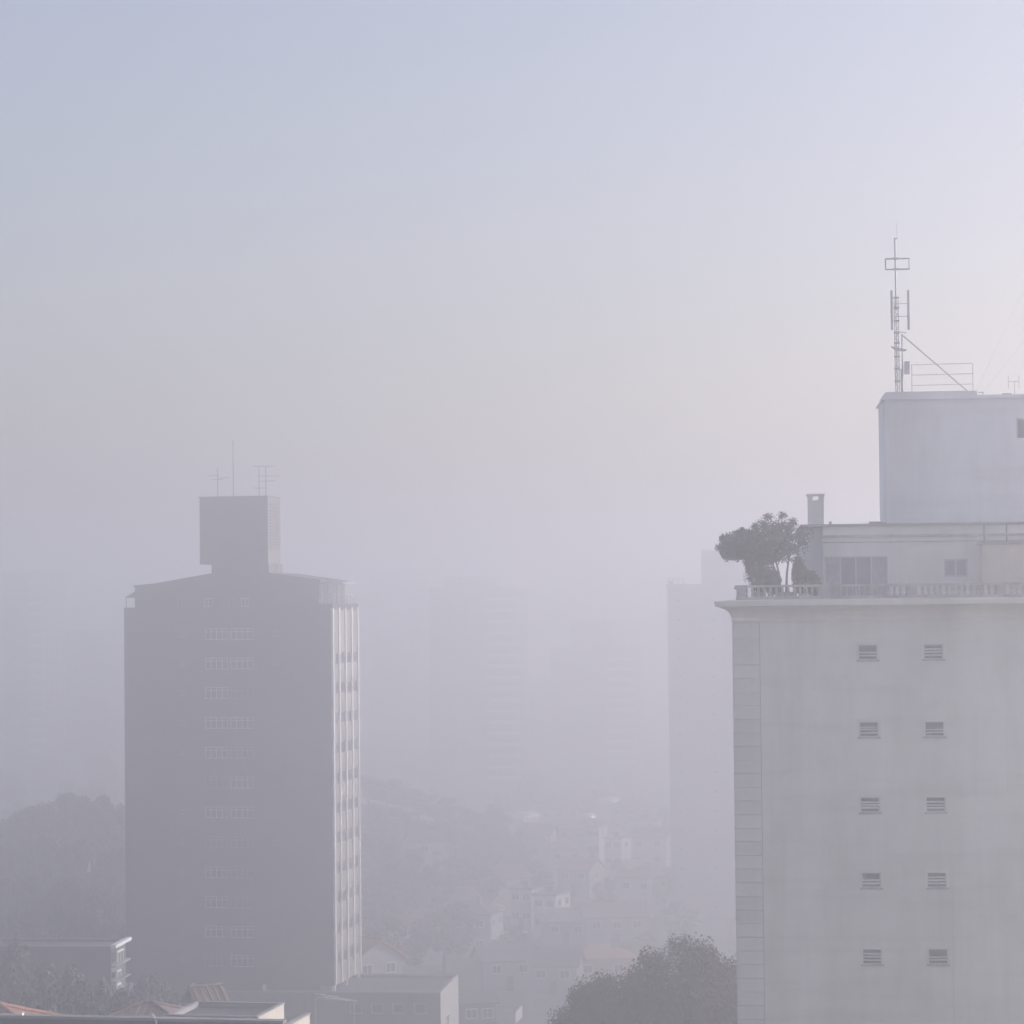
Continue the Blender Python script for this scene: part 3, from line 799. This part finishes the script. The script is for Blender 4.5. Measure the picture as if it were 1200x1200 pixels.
    while x < W - .2:
        if i % 14 == 13: link('balustrade_pier', pm, t, (x + .1, 0, zb0 + .1)); x += .4
        else: link('baluster', bm_, t, (x + .1, .175, zb0 + .1)); x += .235
        i += 1
    MB().box(.4, W - .4, .4, DP, zb0 - .3, zb0 + .02).build('terrace_floor', M['concrete'], t)
    # penthouse
    y1 = 3.0
    zp = Z(614, 1000, y1); xA = X(941, 650, y1 + .6); xB = X(965, 650, y1)
    dh = [(X(966, 660, y1), X(1040, 660, y1), zb0 + .05, Z(652, 1000, y1)), (X(1106, 660, y1), X(1134, 660, y1), Z(676, 1120, y1), Z(655, 1120, y1))]
    wall_holes(MB(), xB, W, y1, y1 + .2, zb0 + .02, zp - .1, dh).build('penthouse_wall', M['beige'], t)
    MB().box(xA, xB - .003, y1 + .6, y1 + .8, zb0 + .02, zp - .1).box(xA, xA + .2, y1 + .8, 9, zb0 + .02, zp - .1).box(xB + .0, xB + .2, y1 + .2, y1 + .6, zb0 + .02, zp - .1).build('penthouse_return', M['upper'], t)
    MB().box(xB + .3, W, y1 + 1.2, 9, zb0 + .02, zp - .15).build('penthouse_core', M['dark'], t)
    MB().box(xA - .1, W, y1 - .12, 9, zp - .097, zp).build('penthouse_roof', M['concrete'], t)
    MB().box(xB - .03, W, y1 - .06, y1 - .003, Z(630, 1000, y1), Z(627, 1000, y1)).box(xB, W, y1 - .05, y1 - .003, Z(636, 1000, y1), Z(635, 1000, y1)).build('band_moulding', M['beigedark'], t)
    for px, w_, h_ in ((972, .1, .12), (1019, .5, .1), (1031, .3, .06)):
        x = X(px, 612, y1); MB().box(x, x + w_, y1 + .3, y1 + .6, zp + .003, zp + h_).build('roof_upstand', M['concrete'], t)
    # sliding door
    d = dh[0]; ww = d[1] - d[0]; q = .06
    f = MB(); f.box(d[0], d[1], y1 + .05, y1 + .15, d[3] - q, d[3]); f.box(d[0], d[1], y1 + .05, y1 + .15, d[2], d[2] + q)
    for k in range(5): x = d[0] + (ww - q) * k / 4; f.box(x, x + q, y1 + .053, y1 + .147, d[2] + q, d[3] - q)
    sd = f.build('sliding_door', M['frame'], t)
    for k in range(4):
        x = d[0] + (ww - q) * k / 4 + q
        MB().box(x, x + ww / 4 - q * 1.2, y1 + .09, y1 + .11, d[2] + q, d[3] - q).build('curtain' if k in (0, 3) else 'pane', M['curtain'] if k in (0, 3) else M['softglass'], sd)
    d = dh[1]; f = MB()
    f.box(d[0], d[1], y1 + .05, y1 + .12, d[3] - q, d[3]); f.box(d[0], d[1], y1 + .05, y1 + .12, d[2], d[2] + q)
    for k in range(3): x = d[0] + (d[1] - d[0] - q) * k / 2; f.box(x, x + q, y1 + .053, y1 + .117, d[2] + q, d[3] - q)
    wo = f.build('penthouse_window', M['frame'], t); MB().box(d[0] + q, d[1] - q, y1 + .08, y1 + .1, d[2] + q, d[3] - q).build('pane', M['softglass'], wo)
    # lighter annex on the right part of the terrace
    xe = X(1150, 660, 2.2); ze = Z(638, 1170, 2.2)
    MB().box(xe, W, 2.2, y1 - .13, zb0 + .02, ze).build('annex_wall', M['cream'], t)
    MB().box(xe - .1, W, 2.1, y1 - .125, ze + .003, ze + .12).build('annex_roof', M['concrete'], t)
    rr = MB(); zr1 = Z(614, 1170, 2.2)
    for z_ in (zr1, (zr1 + ze) / 2): rr.box(xe + .1, W, 2.2, 2.24, z_ - .03, z_)
    for k in range(4): rr.box(xe + .1 + k * .9, xe + .15 + k * .9, 2.2, 2.24, ze + .12, zr1 - .03)
    rr.build('annex_railing', M['concrete'], t)
    # upper roof box
    y2 = 5.0
    xu = X(1038, 540, y2); zu = Z(468, 1100, y2)
    wh = (X(1191, 500, y2), X(1215, 500, y2), Z(513, 1195, y2), Z(490, 1195, y2))
    wall_holes(MB(), xu, W, y2, y2 + .2, zp + .003, zu, [wh]).build('roof_box_wall', M['upper'], t)
    MB().box(xu, xu + .2, y2 + .2, 10, zp + .003, zu).box(xu + .2, W, 9.8, 10, zp + .003, zu).build('roof_box_side', M['upper'], t)
    MB().box(xu + .3, W, y2 + .6, 9.7, zp + .003, zu - .1).build('roof_box_core', M['dark'], t)
    f = MB(); f.box(wh[0], wh[0] + .07, y2 + .05, y2 + .12, wh[2], wh[3]); f.box(wh[0] + .4, wh[0] + .45, y2 + .05, y2 + .12, wh[2], wh[3]); f.box(wh[0] + .07, wh[0] + .4, y2 + .05, y2 + .12, wh[3] - .06, wh[3])
    wo = f.build('roof_box_window', M['frame'], t); MB().box(wh[0] + .07, wh[1], y2 + .13, y2 + .15, wh[2], wh[3] - .06).build('pane', M['glass'], wo)
    MB().box(xu - .1, W, y2 - .1, 10.1, zu + .003, Z(465.5, 1100, y2)).build('roof_box_ledge', M['upper'], t)
    zl = Z(465.5, 1100, y2)
    xk = X(1145, 460, y2)
    MB().box(xu + .04, xk, y2 + .0, 9.9, zl + .003, Z(458.5, 1090, y2)).build('roof_box_parapet', M['upper'], t)
    MB().box(xk + .003, W, y2 + .02, 9.9, zl + .003, Z(462, 1170, y2)).build('low_parapet', M['upper'], t)
    x = X(1181, 460, y2); MB().box(x - .18, x + .18, y2 + .3, y2 + .7, zl + .01, Z(460, 1180, y2)).build('roof_hatch', M['concrete'], t)
    # chimney
    y3 = 3.9
    c0, c1 = X(947, 600, y3), X(965.5, 600, y3); zc = Z(578.5, 956, y3); ch = [(X(952.5, 600, y3), X(960, 600, y3), Z(586, 956, y3), Z(580.8, 956, y3))]
    cm = MB(); cm.box(c0, c1, y3, y3 + .6, zp + .003, ch[0][2])
    cm.box(c0, ch[0][0], y3, y3 + .6, ch[0][2], ch[0][3]); cm.box(ch[0][1], c1, y3, y3 + .6, ch[0][2], ch[0][3])
    cm.box(c0 - .05, c1 + .05, y3 - .05, y3 + .65, ch[0][3], zc)
    cm.build('chimney', M['beige2'], t)
    return t, fr, X, Z, zb0, zl, y2
BT, BF, BX, BZ, TERR, ROOFZ, Y2 = beige_building()

# ------------------------------------------------------------------ antenna mast and other roof gear
def roof_gear():
    a = BF.a; y = Y2 + .9
    X = lambda px, py=400: BF.front(px, py, y)[0]
    Z = lambda py, px=1051: BF.front(px, py, y)[1]
    x0 = X(1051.5, 440); z0 = BF.front(1051, 458.5, Y2)[1]
    p = BF.world(x0, y, z0)
    e = thing('antenna_mast', 'tall lattice antenna mast with rectangular loop and panel antennas on the roof box', 'antenna mast', p, -a)
    zz = lambda py: Z(py) - z0
    xx = lambda px, py=400: X(px, py) - x0
    w = .085
    H = zz(352)
    lat = MB()
    cs = [(-w, -w), (w, -w), (0, w)]
    for cx, cy in cs: lat.bar((cx, cy, 0), (cx, cy, H), .02)
    n = int(H / .26)
    for k in range(n):
        za, zb = k * H / n, (k + 1) * H / n
        for i in range(3):
            p_, q_ = cs[i], cs[(i + 1) % 3]
            lat.bar((*p_, za), (*q_, zb), .011, n=4); lat.bar((*p_, za), (*q_, za), .013, n=4)
    lat.build('lattice', M['steel'], e)
    MB().bar((0, 0, H - .3), (0, 0, zz(279)), .045).build('pole', M['steel'], e)
    kn = MB()
    for py in (303, 315.5, 349, 361, 376, 390, 402, 418, 432, 447): kn.box(-.12, .12, -.12, .12, zz(py) - .035, zz(py) + .035)
    kn.build('clamp', M['steel'], e)
    MB().bar((.08, 0, zz(279)), (.08, 0, zz(262)), .012).bar((-.06, 0, zz(279.5)), (.1, 0, zz(279.5)), .025).build('whip', M['steel'], e)
    lp = MB(); xa, xb = xx(1037.5, 310), xx(1065.5, 310); za, zb = zz(316), zz(303.5)
    for z in (za, zb): lp.bar((xa, -.1, z), (xb, -.1, z), .035)
    for x in (xa, xb): lp.bar((x, -.1, za), (x, -.1, zb), .035)
    lp.build('loop_antenna', M['steel'], e)
    for px in (1044.8, 1064.3):
        x = xx(px, 364); MB().box(x - .045, x + .045, -.12, .0, zz(387), zz(340.5)).build('panel_antenna', M['steel'], e)
    for py in (356, 371): MB().bar((xx(1044.8), -.06, zz(py)), (xx(1064.3), -.06, zz(py)), .015).build('arm', M['steel'], e)
    MB().add; pl = MB(); pl.add([(xx(1044, 407), -.1, zz(406)), (xx(1063, 407), -.1, zz(410)), (xx(1063, 407), .2, zz(410)), (xx(1044, 407), .2, zz(406)), (xx(1050, 407), -.05, zz(411)), (xx(1060, 407), -.05, zz(412)), (xx(1060, 407), .1, zz(412)), (xx(1050, 407), .1, zz(411))],
        [(0,1,2,3), (7,6,5,4), (0,4,5,1), (1,5,6,2), (2,6,7,3), (3,7,4,0)]); pl.build('platform', M['steel'], e)
    x2 = xx(1058, 430)
    MB().bar((x2, .15, 0), (x2, .15, zz(391)), .035).bar((x2 - .06, .15, 0), (x2 - .06, .15, zz(432)), .03).bar((x2 - .35, .0, zz(388)), (x2 + .18, .1, zz(390)), .02).build('side_pole', M['steel'], e)
    MB().bar((x2, .15, zz(392)), (xx(1136, 457), .3, .0), .032).build('brace', M['steel'], e)
    MB().box(xx(1060, 430), xx(1066, 430), .02, .25, zz(438.5), zz(423.5)).build('equipment_box', M['steel'], e)
    # railing
    r = thing('roof_railing', 'thin three-bar metal railing on the roof box beside the antenna mast', 'railing', BF.world(X(1068), y, z0), -a)
    L = X(1139.5, 440) - X(1068, 440); hr = Z(427, 1100) - z0
    for k in range(3): MB().bar((0, 0, hr - k * .43), (L, 0, hr - k * .43 + .02), .014).build('bar', M['steel'], r)
    for x in (0, L): MB().bar((x, 0, 0), (x, 0, hr), .018).build('post', M['steel'], r)
    # small H aerial
    zl = BF.front(1190, 462, Y2)[1]
    s = thing('h_antenna', 'small H-shaped aerial at the right edge of the roof', 'antenna', BF.world(X(1189, 460), y, zl), -a)
    c = X(1189, 450)
    hh = Z(447, 1190) - zl
    MB().bar((0, 0, 0), (0, 0, hh), .018).build('pole', M['steel'], s)
    for px in (1182, 1194.5):
        x = X(px, 450) - c; MB().bar((x, 0, hh - .28), (x, 0, hh + .25), .016).build('prong', M['steel'], s)
    MB().bar((X(1182, 450) - c, 0, hh), (X(1194.5, 450) - c, 0, hh), .014).build('crossbar', M['steel'], s)
    s = thing('roof_pipe', 'short pale pipe beside the step in the roof parapet', 'pipe', BF.world(X(1152, 460), y, zl), -a)
    MB().bar((0, 0, 0), (0, 0, .16), .02).bar((-.2, 0, .17), (.02, 0, .17), .02).build('pipe', M['concrete'], s)
    # guy wires
    for i, (pa, pb) in enumerate((((1144, 458), (1204, 330)), ((1154, 458), (1206, 392)))):
        A = BF.world(*[BF.front(*pa, y)[0], y, BF.front(*pa, y)[1]]); B = BF.world(*[BF.front(*pb, y)[0], y, BF.front(*pb, y)[1]])
        B = A + (B - A) * 1.15
        g = thing('guy_wire', ('upper' if i == 0 else 'lower') + ' of two faint guy wires slanting off the top right roof', 'wire', A, 0)
        MB().bar((0, 0, 0), B - A, .004, n=4).build('wire', M['steel'], g)
roof_gear()

# ------------------------------------------------------------------ trees
def crown_mesh(seed, rx, ry, rz, nblob, nleaf, leaf, m, flat=0.0, core=.55, fill=.3, bs=1.0):
    rnd = random.Random(seed); mb = MB()
    blobs = []
    for i in range(nblob):
        while True:
            p = Vector((rnd.uniform(-1, 1), rnd.uniform(-1, 1), rnd.uniform(-1, 1)))
            if core < p.length < 1.0: break
        if flat and p.z < -flat: p.z = -flat * rnd.random()
        blobs.append((Vector((p.x * rx, p.y * ry, p.z * rz)) * .86, rnd.uniform(.20, .36) * bs * (rx * ry * rz) ** (1/3)))
    v, f = mb.v, mb.f
    for i in range(nleaf):
        c, r = blobs[rnd.randrange(nblob)]
        if fill and rnd.random() < fill:
            q = Vector((rnd.gauss(0, 1), rnd.gauss(0, 1), rnd.gauss(0, 1))).normalized() * rnd.random() ** .5 * .84
            if flat and q.z < -flat: q.z = -flat * rnd.random()
            c, r = Vector((q.x * rx, q.y * ry, q.z * rz)), r * .5
        d = Vector((rnd.gauss(0, 1), rnd.gauss(0, 1), rnd.gauss(0, .8))).normalized() * r * rnd.random() ** .45
        p = c + d
        nrm = (d.normalized() + Vector((rnd.gauss(0, .6), rnd.gauss(0, .6), rnd.gauss(.3, .6)))).normalized()
        a = nrm.orthogonal().normalized(); a = (a * math.cos(rnd.random() * 6.28) + nrm.cross(a) * math.sin(rnd.random() * 6.28)); a.normalize(); b = nrm.cross(a)
        s = leaf * rnd.uniform(.6, 1.4)
        k = len(v)
        v += [tuple(p - a * s), tuple(p + b * s * .55), tuple(p + a * s), tuple(p - b * s * .55)]
        f.append((k, k+1, k+2, k+3))
    return mb.mesh('crown', m)
def trunk_mesh(seed, h, r, spread, rx, zc, n=7):
    rnd = random.Random(seed); mb = MB()
    top = h * .62; j = Vector((rnd.uniform(-.3, .3), rnd.uniform(-.3, .3), top))
    mb.bar((0, 0, -1), (j.x * .4, j.y * .4, top * .5), r, r * .8, 9); mb.bar((j.x * .4, j.y * .4, top * .5), j, r * .8, r * .6, 9)
    for k in range(n):
        t = 6.28 * k / n + rnd.random(); e = Vector((math.cos(t) * rx * spread, math.sin(t) * rx * spread, zc + rnd.uniform(-.1, .35) * rx))
        m = j.lerp(e, .5) + Vector((0, 0, .1 * h)); s = Vector((j.x * .4, j.y * .4, top * .5)).lerp(j, rnd.uniform(.3, 1))
        mb.bar(s, m, r * .42, r * .28, 6); mb.bar(m, e, r * .28, r * .08, 6)
        e2 = m + Vector((rnd.uniform(-1, 1), rnd.uniform(-1, 1), 1)).normalized() * rx * .6
        mb.bar(m, e2, r * .2, r * .06, 5)
    return mb.mesh('trunk', M['bark'])

def tree(tm, cm, zc, loc, label, s=1, rz=0, group=None, cat='tree', name='tree', sz=None):
    t = thing(name, label, cat, loc, rz, group)
    t.scale = (s, s, sz or s)
    link('trunk', tm, t); link('crown', cm, t, (0, 0, zc))
    return t

# big foreground tree mass, bottom centre: two trees growing together
for i, (px, pt, D, rx, rz_, lb) in enumerate([
        (806, 1093, 152, 3.9, 4.2, 'large dense dark tree touching the beige building at bottom centre'),
        (722, 1128, 158, 3.9, 4.2, 'rounded dark tree forming the lower left shoulder of the foreground foliage')]):
    P = at(px, pt, D); g = gz(P.x, P.y); H = P.z - g
    cmh = crown_mesh(40 + i, rx, rx, rz_, 70, 60000, .085, M['leaf'], core=.75, fill=.3, bs=.85)
    tree(trunk_mesh(4 + i, H - rz_, .35, .7, rx, H - rz_), cmh, H - rz_, (P.x, P.y, g), lb)
# trees round the dark terrace house
medium = [(trunk_mesh(20 + k, 9, .22, .7, 3.2, 6.3), crown_mesh(60 + k, 3.3, 3.1, 3.2, 24, 15000, .15, M['leafhill'], core=.72, fill=.04, bs=1.0)) for k in range(3)]
def put(k, px, pytop, D, label, s=1.0, group=None, mm=medium, zc=6.3, rz_=3.2):
    P = at(px, pytop, D); g = gz(P.x, P.y); H = P.z - g
    sz = H / (zc + rz_)
    return tree(mm[k][0], mm[k][1], zc, (P.x, P.y, g), label, s, k * 1.7 + px * .1, group, sz=sz)
put(0, 178, 1134, 212, 'rounded green tree in front of the tower left corner', .78)
put(1, 18, 1096, 205, 'leafy tree before the dark terrace house at the left frame edge', .95)
put(2, 60, 1126, 196, 'bushy tree in front of the middle of the dark terrace house', .9)
put(0, 104, 1138, 190, 'dark bushy tree just left of the white side frames', .8)
put(1, 250, 1178, 172, 'low shrubby tree behind the brown clay tile roof', .55)
put(2, 137, 1156, 176, 'dark low tree between the two clay tile roofs', .7)
put(0, 48, 1158, 172, 'dark low tree above the orange clay tile roof', .75)
# wooded hill, left
hill = [(8, 962, 345, 1.2), (40, 942, 350, 1.3), (74, 928, 352, 1.35), (108, 927, 350, 1.3), (140, 940, 346, 1.2), (26, 985, 322, 1.15), (62, 975, 320, 1.2),
        (98, 980, 318, 1.15), (134, 990, 315, 1.15), (4, 1020, 298, 1.1), (42, 1022, 295, 1.1), (80, 1028, 292, 1.1), (118, 1032, 290, 1.15), (150, 1040, 290, 1.0),
        (-20, 980, 330, 1.2), (20, 1058, 272, 1.0), (64, 1060, 270, 1.0), (104, 1066, 268, 1.0), (138, 1072, 266, .9)]
ORD = ['leftmost', 'second from left', 'third from left', 'fourth from left', 'fifth from left', 'sixth from left', 'seventh from left', 'eighth from left', 'rightmost']
def row_label(items, i, rows, tail):
    k = 0
    for n_, nm in rows:
        if i < k + n_:
            xs = sorted(items[q][0] for q in range(k, k + n_)); r = xs.index(items[i][0])
            return (ORD[-1] if r == n_ - 1 else ORD[r]) + ' tree in the ' + nm + ' row ' + tail
        k += n_
for i, (px, py, D, s) in enumerate(hill):
    lb = row_label(hill, i, [(5, 'skyline'), (4, 'upper'), (6, 'middle'), (4, 'lowest')], 'of the wooded hill at left')
    put(i % 3, px, py, D, lb, s * 1.15, 'trees on the wooded hill at left')
# wooded slope right of the tower
small = [(trunk_mesh(30 + k, 8, .2, .7, 3.2, 6.3, 5), crown_mesh(80 + k, 3.5, 3.3, 3.2, 16, 4200, .24, M['leafhill'], core=.7, fill=.05, bs=1.05)) for k in range(3)]
slope = [(432, 908, 505), (452, 912, 500), (470, 920, 498), (490, 926, 495), (512, 934, 490), (534, 944, 486), (556, 956, 480), (578, 968, 476), (598, 982, 470),
         (436, 940, 465), (458, 946, 460), (482, 952, 458), (505, 962, 455), (528, 972, 452), (552, 984, 448), (574, 996, 446), (440, 976, 430), (464, 984, 428), (530, 1004, 425), (562, 1014, 422), (446, 1010, 402), (500, 1016, 404), (452, 1050, 372), (470, 1076, 345), (520, 1060, 360)]
for i, (px, py, D) in enumerate(slope):
    put(i % 3, px, py, D, row_label(slope, i, [(9, 'highest'), (8, 'second'), (4, 'third'), (4, 'lowest')], 'of the wooded slope right of the tower'), 1.35 if i % 4 else 1.6, 'trees on the wooded slope', small)
# valley trees
rnd = random.Random(11); n = 0; used = set()
occupied = [(at(h[0], 1000, h[1]).x, h[1]) for h in valley]
while n < 78:
    D = rnd.uniform(335, 900) if n > 20 else rnd.uniform(335, 520); px = rnd.uniform(430 if D > 560 else 560, 800)
    P = at(px, 1000, D)
    if any(abs(P.x - q[0]) < 5.5 and abs(D - q[1]) < 9 for q in occupied): continue
    # leave a view gap in front of each house
    if any(abs(P.x / D * 3200 - q[0] / q[1] * 3200) < 22 and 0 < q[1] - D < 45 for q in occupied): continue
    g = gz(P.x, P.y); s = rnd.uniform(.55, 1.0)
    k = n % 3
    near = min(valley, key=lambda h: math.hypot((h[0] - px) / 12, (h[1] - D) / 14))
    lb = 'hazy tree among the valley houses' if D < 560 else 'tree lost in fog on the far valley floor'
    if math.hypot((near[0] - px) / 12, (near[1] - D) / 14) < 2.6 and near[9] not in used and len(near[9].split()) <= 12:
        used.add(near[9]); lb = 'hazy tree by the ' + near[9]
    tree(small[k][0], small[k][1], 6.3, (P.x, P.y, g), lb, s, rnd.random() * 6, 'valley trees', sz=s * rnd.uniform(.6, .9))
    n += 1
rnd = random.Random(13)
for k in range(26):     # left background, at the feet of the far towers
    D = rnd.uniform(430, 760); px = rnd.uniform(-10, 150); P = at(px, 1000, D); s = rnd.uniform(.9, 1.3)
    tree(small[k % 3][0], small[k % 3][1], 6.3, (P.x, P.y, gz(P.x, P.y)), 'tree in fog beyond the wooded hill at left', s, rnd.random() * 6, 'trees beyond the wooded hill')

# roof terrace trees of the beige building
def terrace_tree(pxl, pxr, pyt, pyb, y, stems, label, seed, ball=.9):
    x0, zt = BF.front(pxl, pyt, y); x1, zb = BF.front(pxr, pyb, y)
    cx = (x0 + x1) / 2; rx = (x1 - x0) / 2; rz_ = (zt - zb) / 2; zc = (zt + zb) / 2 - TERR
    t = thing('terrace_tree', label, 'tree', BF.world(cx, y, TERR), -BF.a, 'trees on the roof terrace')
    rnd = random.Random(seed)
    rad = min(rx, .9)
    cm = crown_mesh(seed, rx * 1.02, rad, rz_ * 1.15, 70, 13500, .045, M['leafpale'], flat=.6, core=.25, fill=.3, bs=.58)
    link('crown', cm, t, (0, 0, zc))
    tr = MB()
    for (pb, pt_) in stems:
        xb = BF.front(pb, 684, y)[0] - cx; xt = BF.front(pt_, 655, y)[0] - cx; yy = rnd.uniform(-.15, .15)
        mid = Vector(((xb * .7 + xt * .3), yy, zc * .45)); top = Vector((xt, yy * 2, zc - rz_ * .5))
        tr.bar((xb, 0, 0), mid, .055, .045); tr.bar(mid, top, .045, .028)
        for q in range(4):
            e = top + Vector((rnd.uniform(-.5, .5) * rx, rnd.uniform(-.3, .3), rnd.uniform(.3, 1) * rz_)); tr.bar(mid.lerp(top, rnd.uniform(.4, 1)), e, .022, .01, 5)
    tr.build('trunk', M['bark'], t)
    xs_ = [BF.front(q[0], 684, y)[0] - cx for q in stems]
    MB().box(min(xs_) - .12, max(xs_) + .12, -.3, .3, 0, .28).build('planter', M['concrete'], t)
terrace_tree(836, 903, 620, 662, 1.0, [(884, 872), (888, 880), (891, 890)], 'flat-topped dark tree leaning out over the roof corner balustrade', 201)
terrace_tree(864, 956, 603, 668, 1.4, [(915, 908), (912, 903), (921, 925), (930, 935)], 'taller umbrella-shaped dark tree on the roof terrace by the chimney', 202)
def terrace_shrub(pxl, pxr, pyt, y, label, seed):
    x0, zt = BF.front(pxl, pyt, y); x1 = BF.front(pxr, pyt, y)[0]; cx = (x0 + x1) / 2; rz_ = (zt - TERR) / 2
    t = thing('terrace_shrub', label, 'shrub', BF.world(cx, y, TERR), -BF.a, 'shrubs on the roof terrace')
    link('foliage', crown_mesh(seed, (x1 - x0) / 2, .45, rz_ * 1.05, 26, 7000, .04, M['leafpale'], core=.2, fill=.4), t, (0, 0, rz_ + .05))
    MB().bar((0, 0, 0), (0, 0, rz_ * 1.6), .03).bar((0, 0, .2), (.15, 0, rz_ * 1.4), .02).build('stem', M['bark'], t)
terrace_shrub(868, 908, 636, 1.2, 'dense dark shrub under the flat-topped roof terrace tree', 211)
terrace_shrub(926, 946, 648, 1.5, 'dark shrub under the umbrella-shaped tree beside the penthouse', 212)
terrace_shrub(941, 962, 668, 1.0, 'low shrub in front of the penthouse left of the sliding door', 213)
terrace_shrub(893, 915, 668, .9, 'small low shrub behind the balustrade between both terrace trees', 214)

# ------------------------------------------------------------------ lattice mast in the valley, cable, street lamps, cars
P = at(621, 1086, 330); g = gz(P.x, P.y); H = P.z - g
e = thing('lattice_mast', 'thin dark lattice mast with crossarms standing alone in the valley', 'mast', (P.x, P.y, g))
lm = MB(); n = 12
for sx in (-1, 1):
    for sy in (-1, 1): lm.bar((sx * .42, sy * .42, 0), (sx * .14, sy * .14, H * .88), .035, .025, 4)
for k in range(n):
    z0, z1 = H * .88 * k / n, H * .88 * (k + 1) / n; w0, w1 = .42 - .28 * k / n, .42 - .28 * (k + 1) / n
    for s in (-1, 1):
        lm.bar((-w0, s * w0, z0), (w1, s * w1, z1), .018, n=4); lm.bar((w0, s * w0, z0), (-w1, s * w1, z1), .018, n=4)
        lm.bar((s * w0, -w0, z0), (s * w1, w1, z1), .018, n=4); lm.bar((-w0, s * w0, z0), (w0, s * w0, z0), .018, n=4)
lm.build('lattice', M['steel'], e)
MB().bar((0, 0, H * .85), (0, 0, H), .045).build('pole', M['steel'], e)
MB().bar((-1.5, 0, H * .83), (1.5, 0, H * .83), .04).build('crossarm', M['steel'], e)
MB().bar((-.5, 0, H * .55), (.5, 0, H * .55), .03).build('crossarm', M['steel'], e)
A, B = at(622, 1139, 330), at(760, 1142, 345)
cb = MB(); N = 12; pts = [A.lerp(B, k / N) - Vector((0, 0, 1.0 * math.sin(math.pi * k / N))) for k in range(N + 1)]
c = thing('overhead_cable', 'faint overhead cable running right from the lattice mast', 'cable', A)
for p_, q_ in zip(pts, pts[1:]): cb.bar(p_ - A, q_ - A, .022, n=4)
cb.build('cable', M['concrete'], c)

def lamp_post(px, D, label):
    P = at(px, 1000, D); g = gz(P.x, P.y)
    t = thing('street_lamp', label, 'street lamp', (P.x, P.y, g), 0, 'street lamps in the valley')
    MB().bar((0, 0, 0), (0, 0, 7.5), .09, .05, 8).build('pole', M['concrete'], t)
    MB().bar((0, 0, 7.4), (1.4, 0, 7.8), .04).build('arm', M['concrete'], t)
    MB().box(1.2, 1.9, -.12, .12, 7.72, 7.86).build('lamp_head', M['white'], t)
lamp_post(632, 360, 'street lamp just right of the lattice mast')
lamp_post(575, 372, 'street lamp left of the lattice mast near the valley road')

def car(px, D, rz, m, label):
    P = at(px, 1000, D); g = gz(P.x, P.y) + .25
    t = thing('parked_car', label, 'car', (P.x, P.y, g), rz, 'cars on the valley road')
    MB().prism([(-2.1, .35), (2.1, .35), (2.15, .75), (1.2, .92), (-1.8, .95), (-2.15, .8)], -.85, .85).build('body', m, t)
    MB().prism([(-1.5, .955), (1.1, .925), (.55, 1.42), (-1.0, 1.42)], -.74, .74).build('cabin', M['glass'], t)
    wm = MB().bar((0, -.1, 0), (0, .1, 0), .32, n=12).mesh('wheel', M['dark'])
    for x in (-1.35, 1.35):
        for y in (-.8, .8): link('wheel', wm, t, (x, y, .32))
car(600, 405, .02, M['metalroof'], 'silver car on the cross road behind the lattice mast')
car(688, 403, .03, M['housewhite'], 'white car on the cross road above the foreground tree')

# ------------------------------------------------------------------ haze
hm = bpy.data.materials.new('haze')
hm.use_nodes = True
n = hm.node_tree
n.nodes.clear()
out = n.nodes.new('ShaderNodeOutputMaterial')
pv = n.nodes.new('ShaderNodeVolumePrincipled')
pv.inputs['Density'].default_value = HAZE_DENSITY
pv.inputs['Color'].default_value = HAZE_COLOR
pv.inputs['Anisotropy'].default_value = HAZE_G
n.links.new(pv.outputs[0], out.inputs['Volume'])
MB().box(-3000, 3000, -3000, 3000, -3, 70).build('haze', hm, kind='stuff')
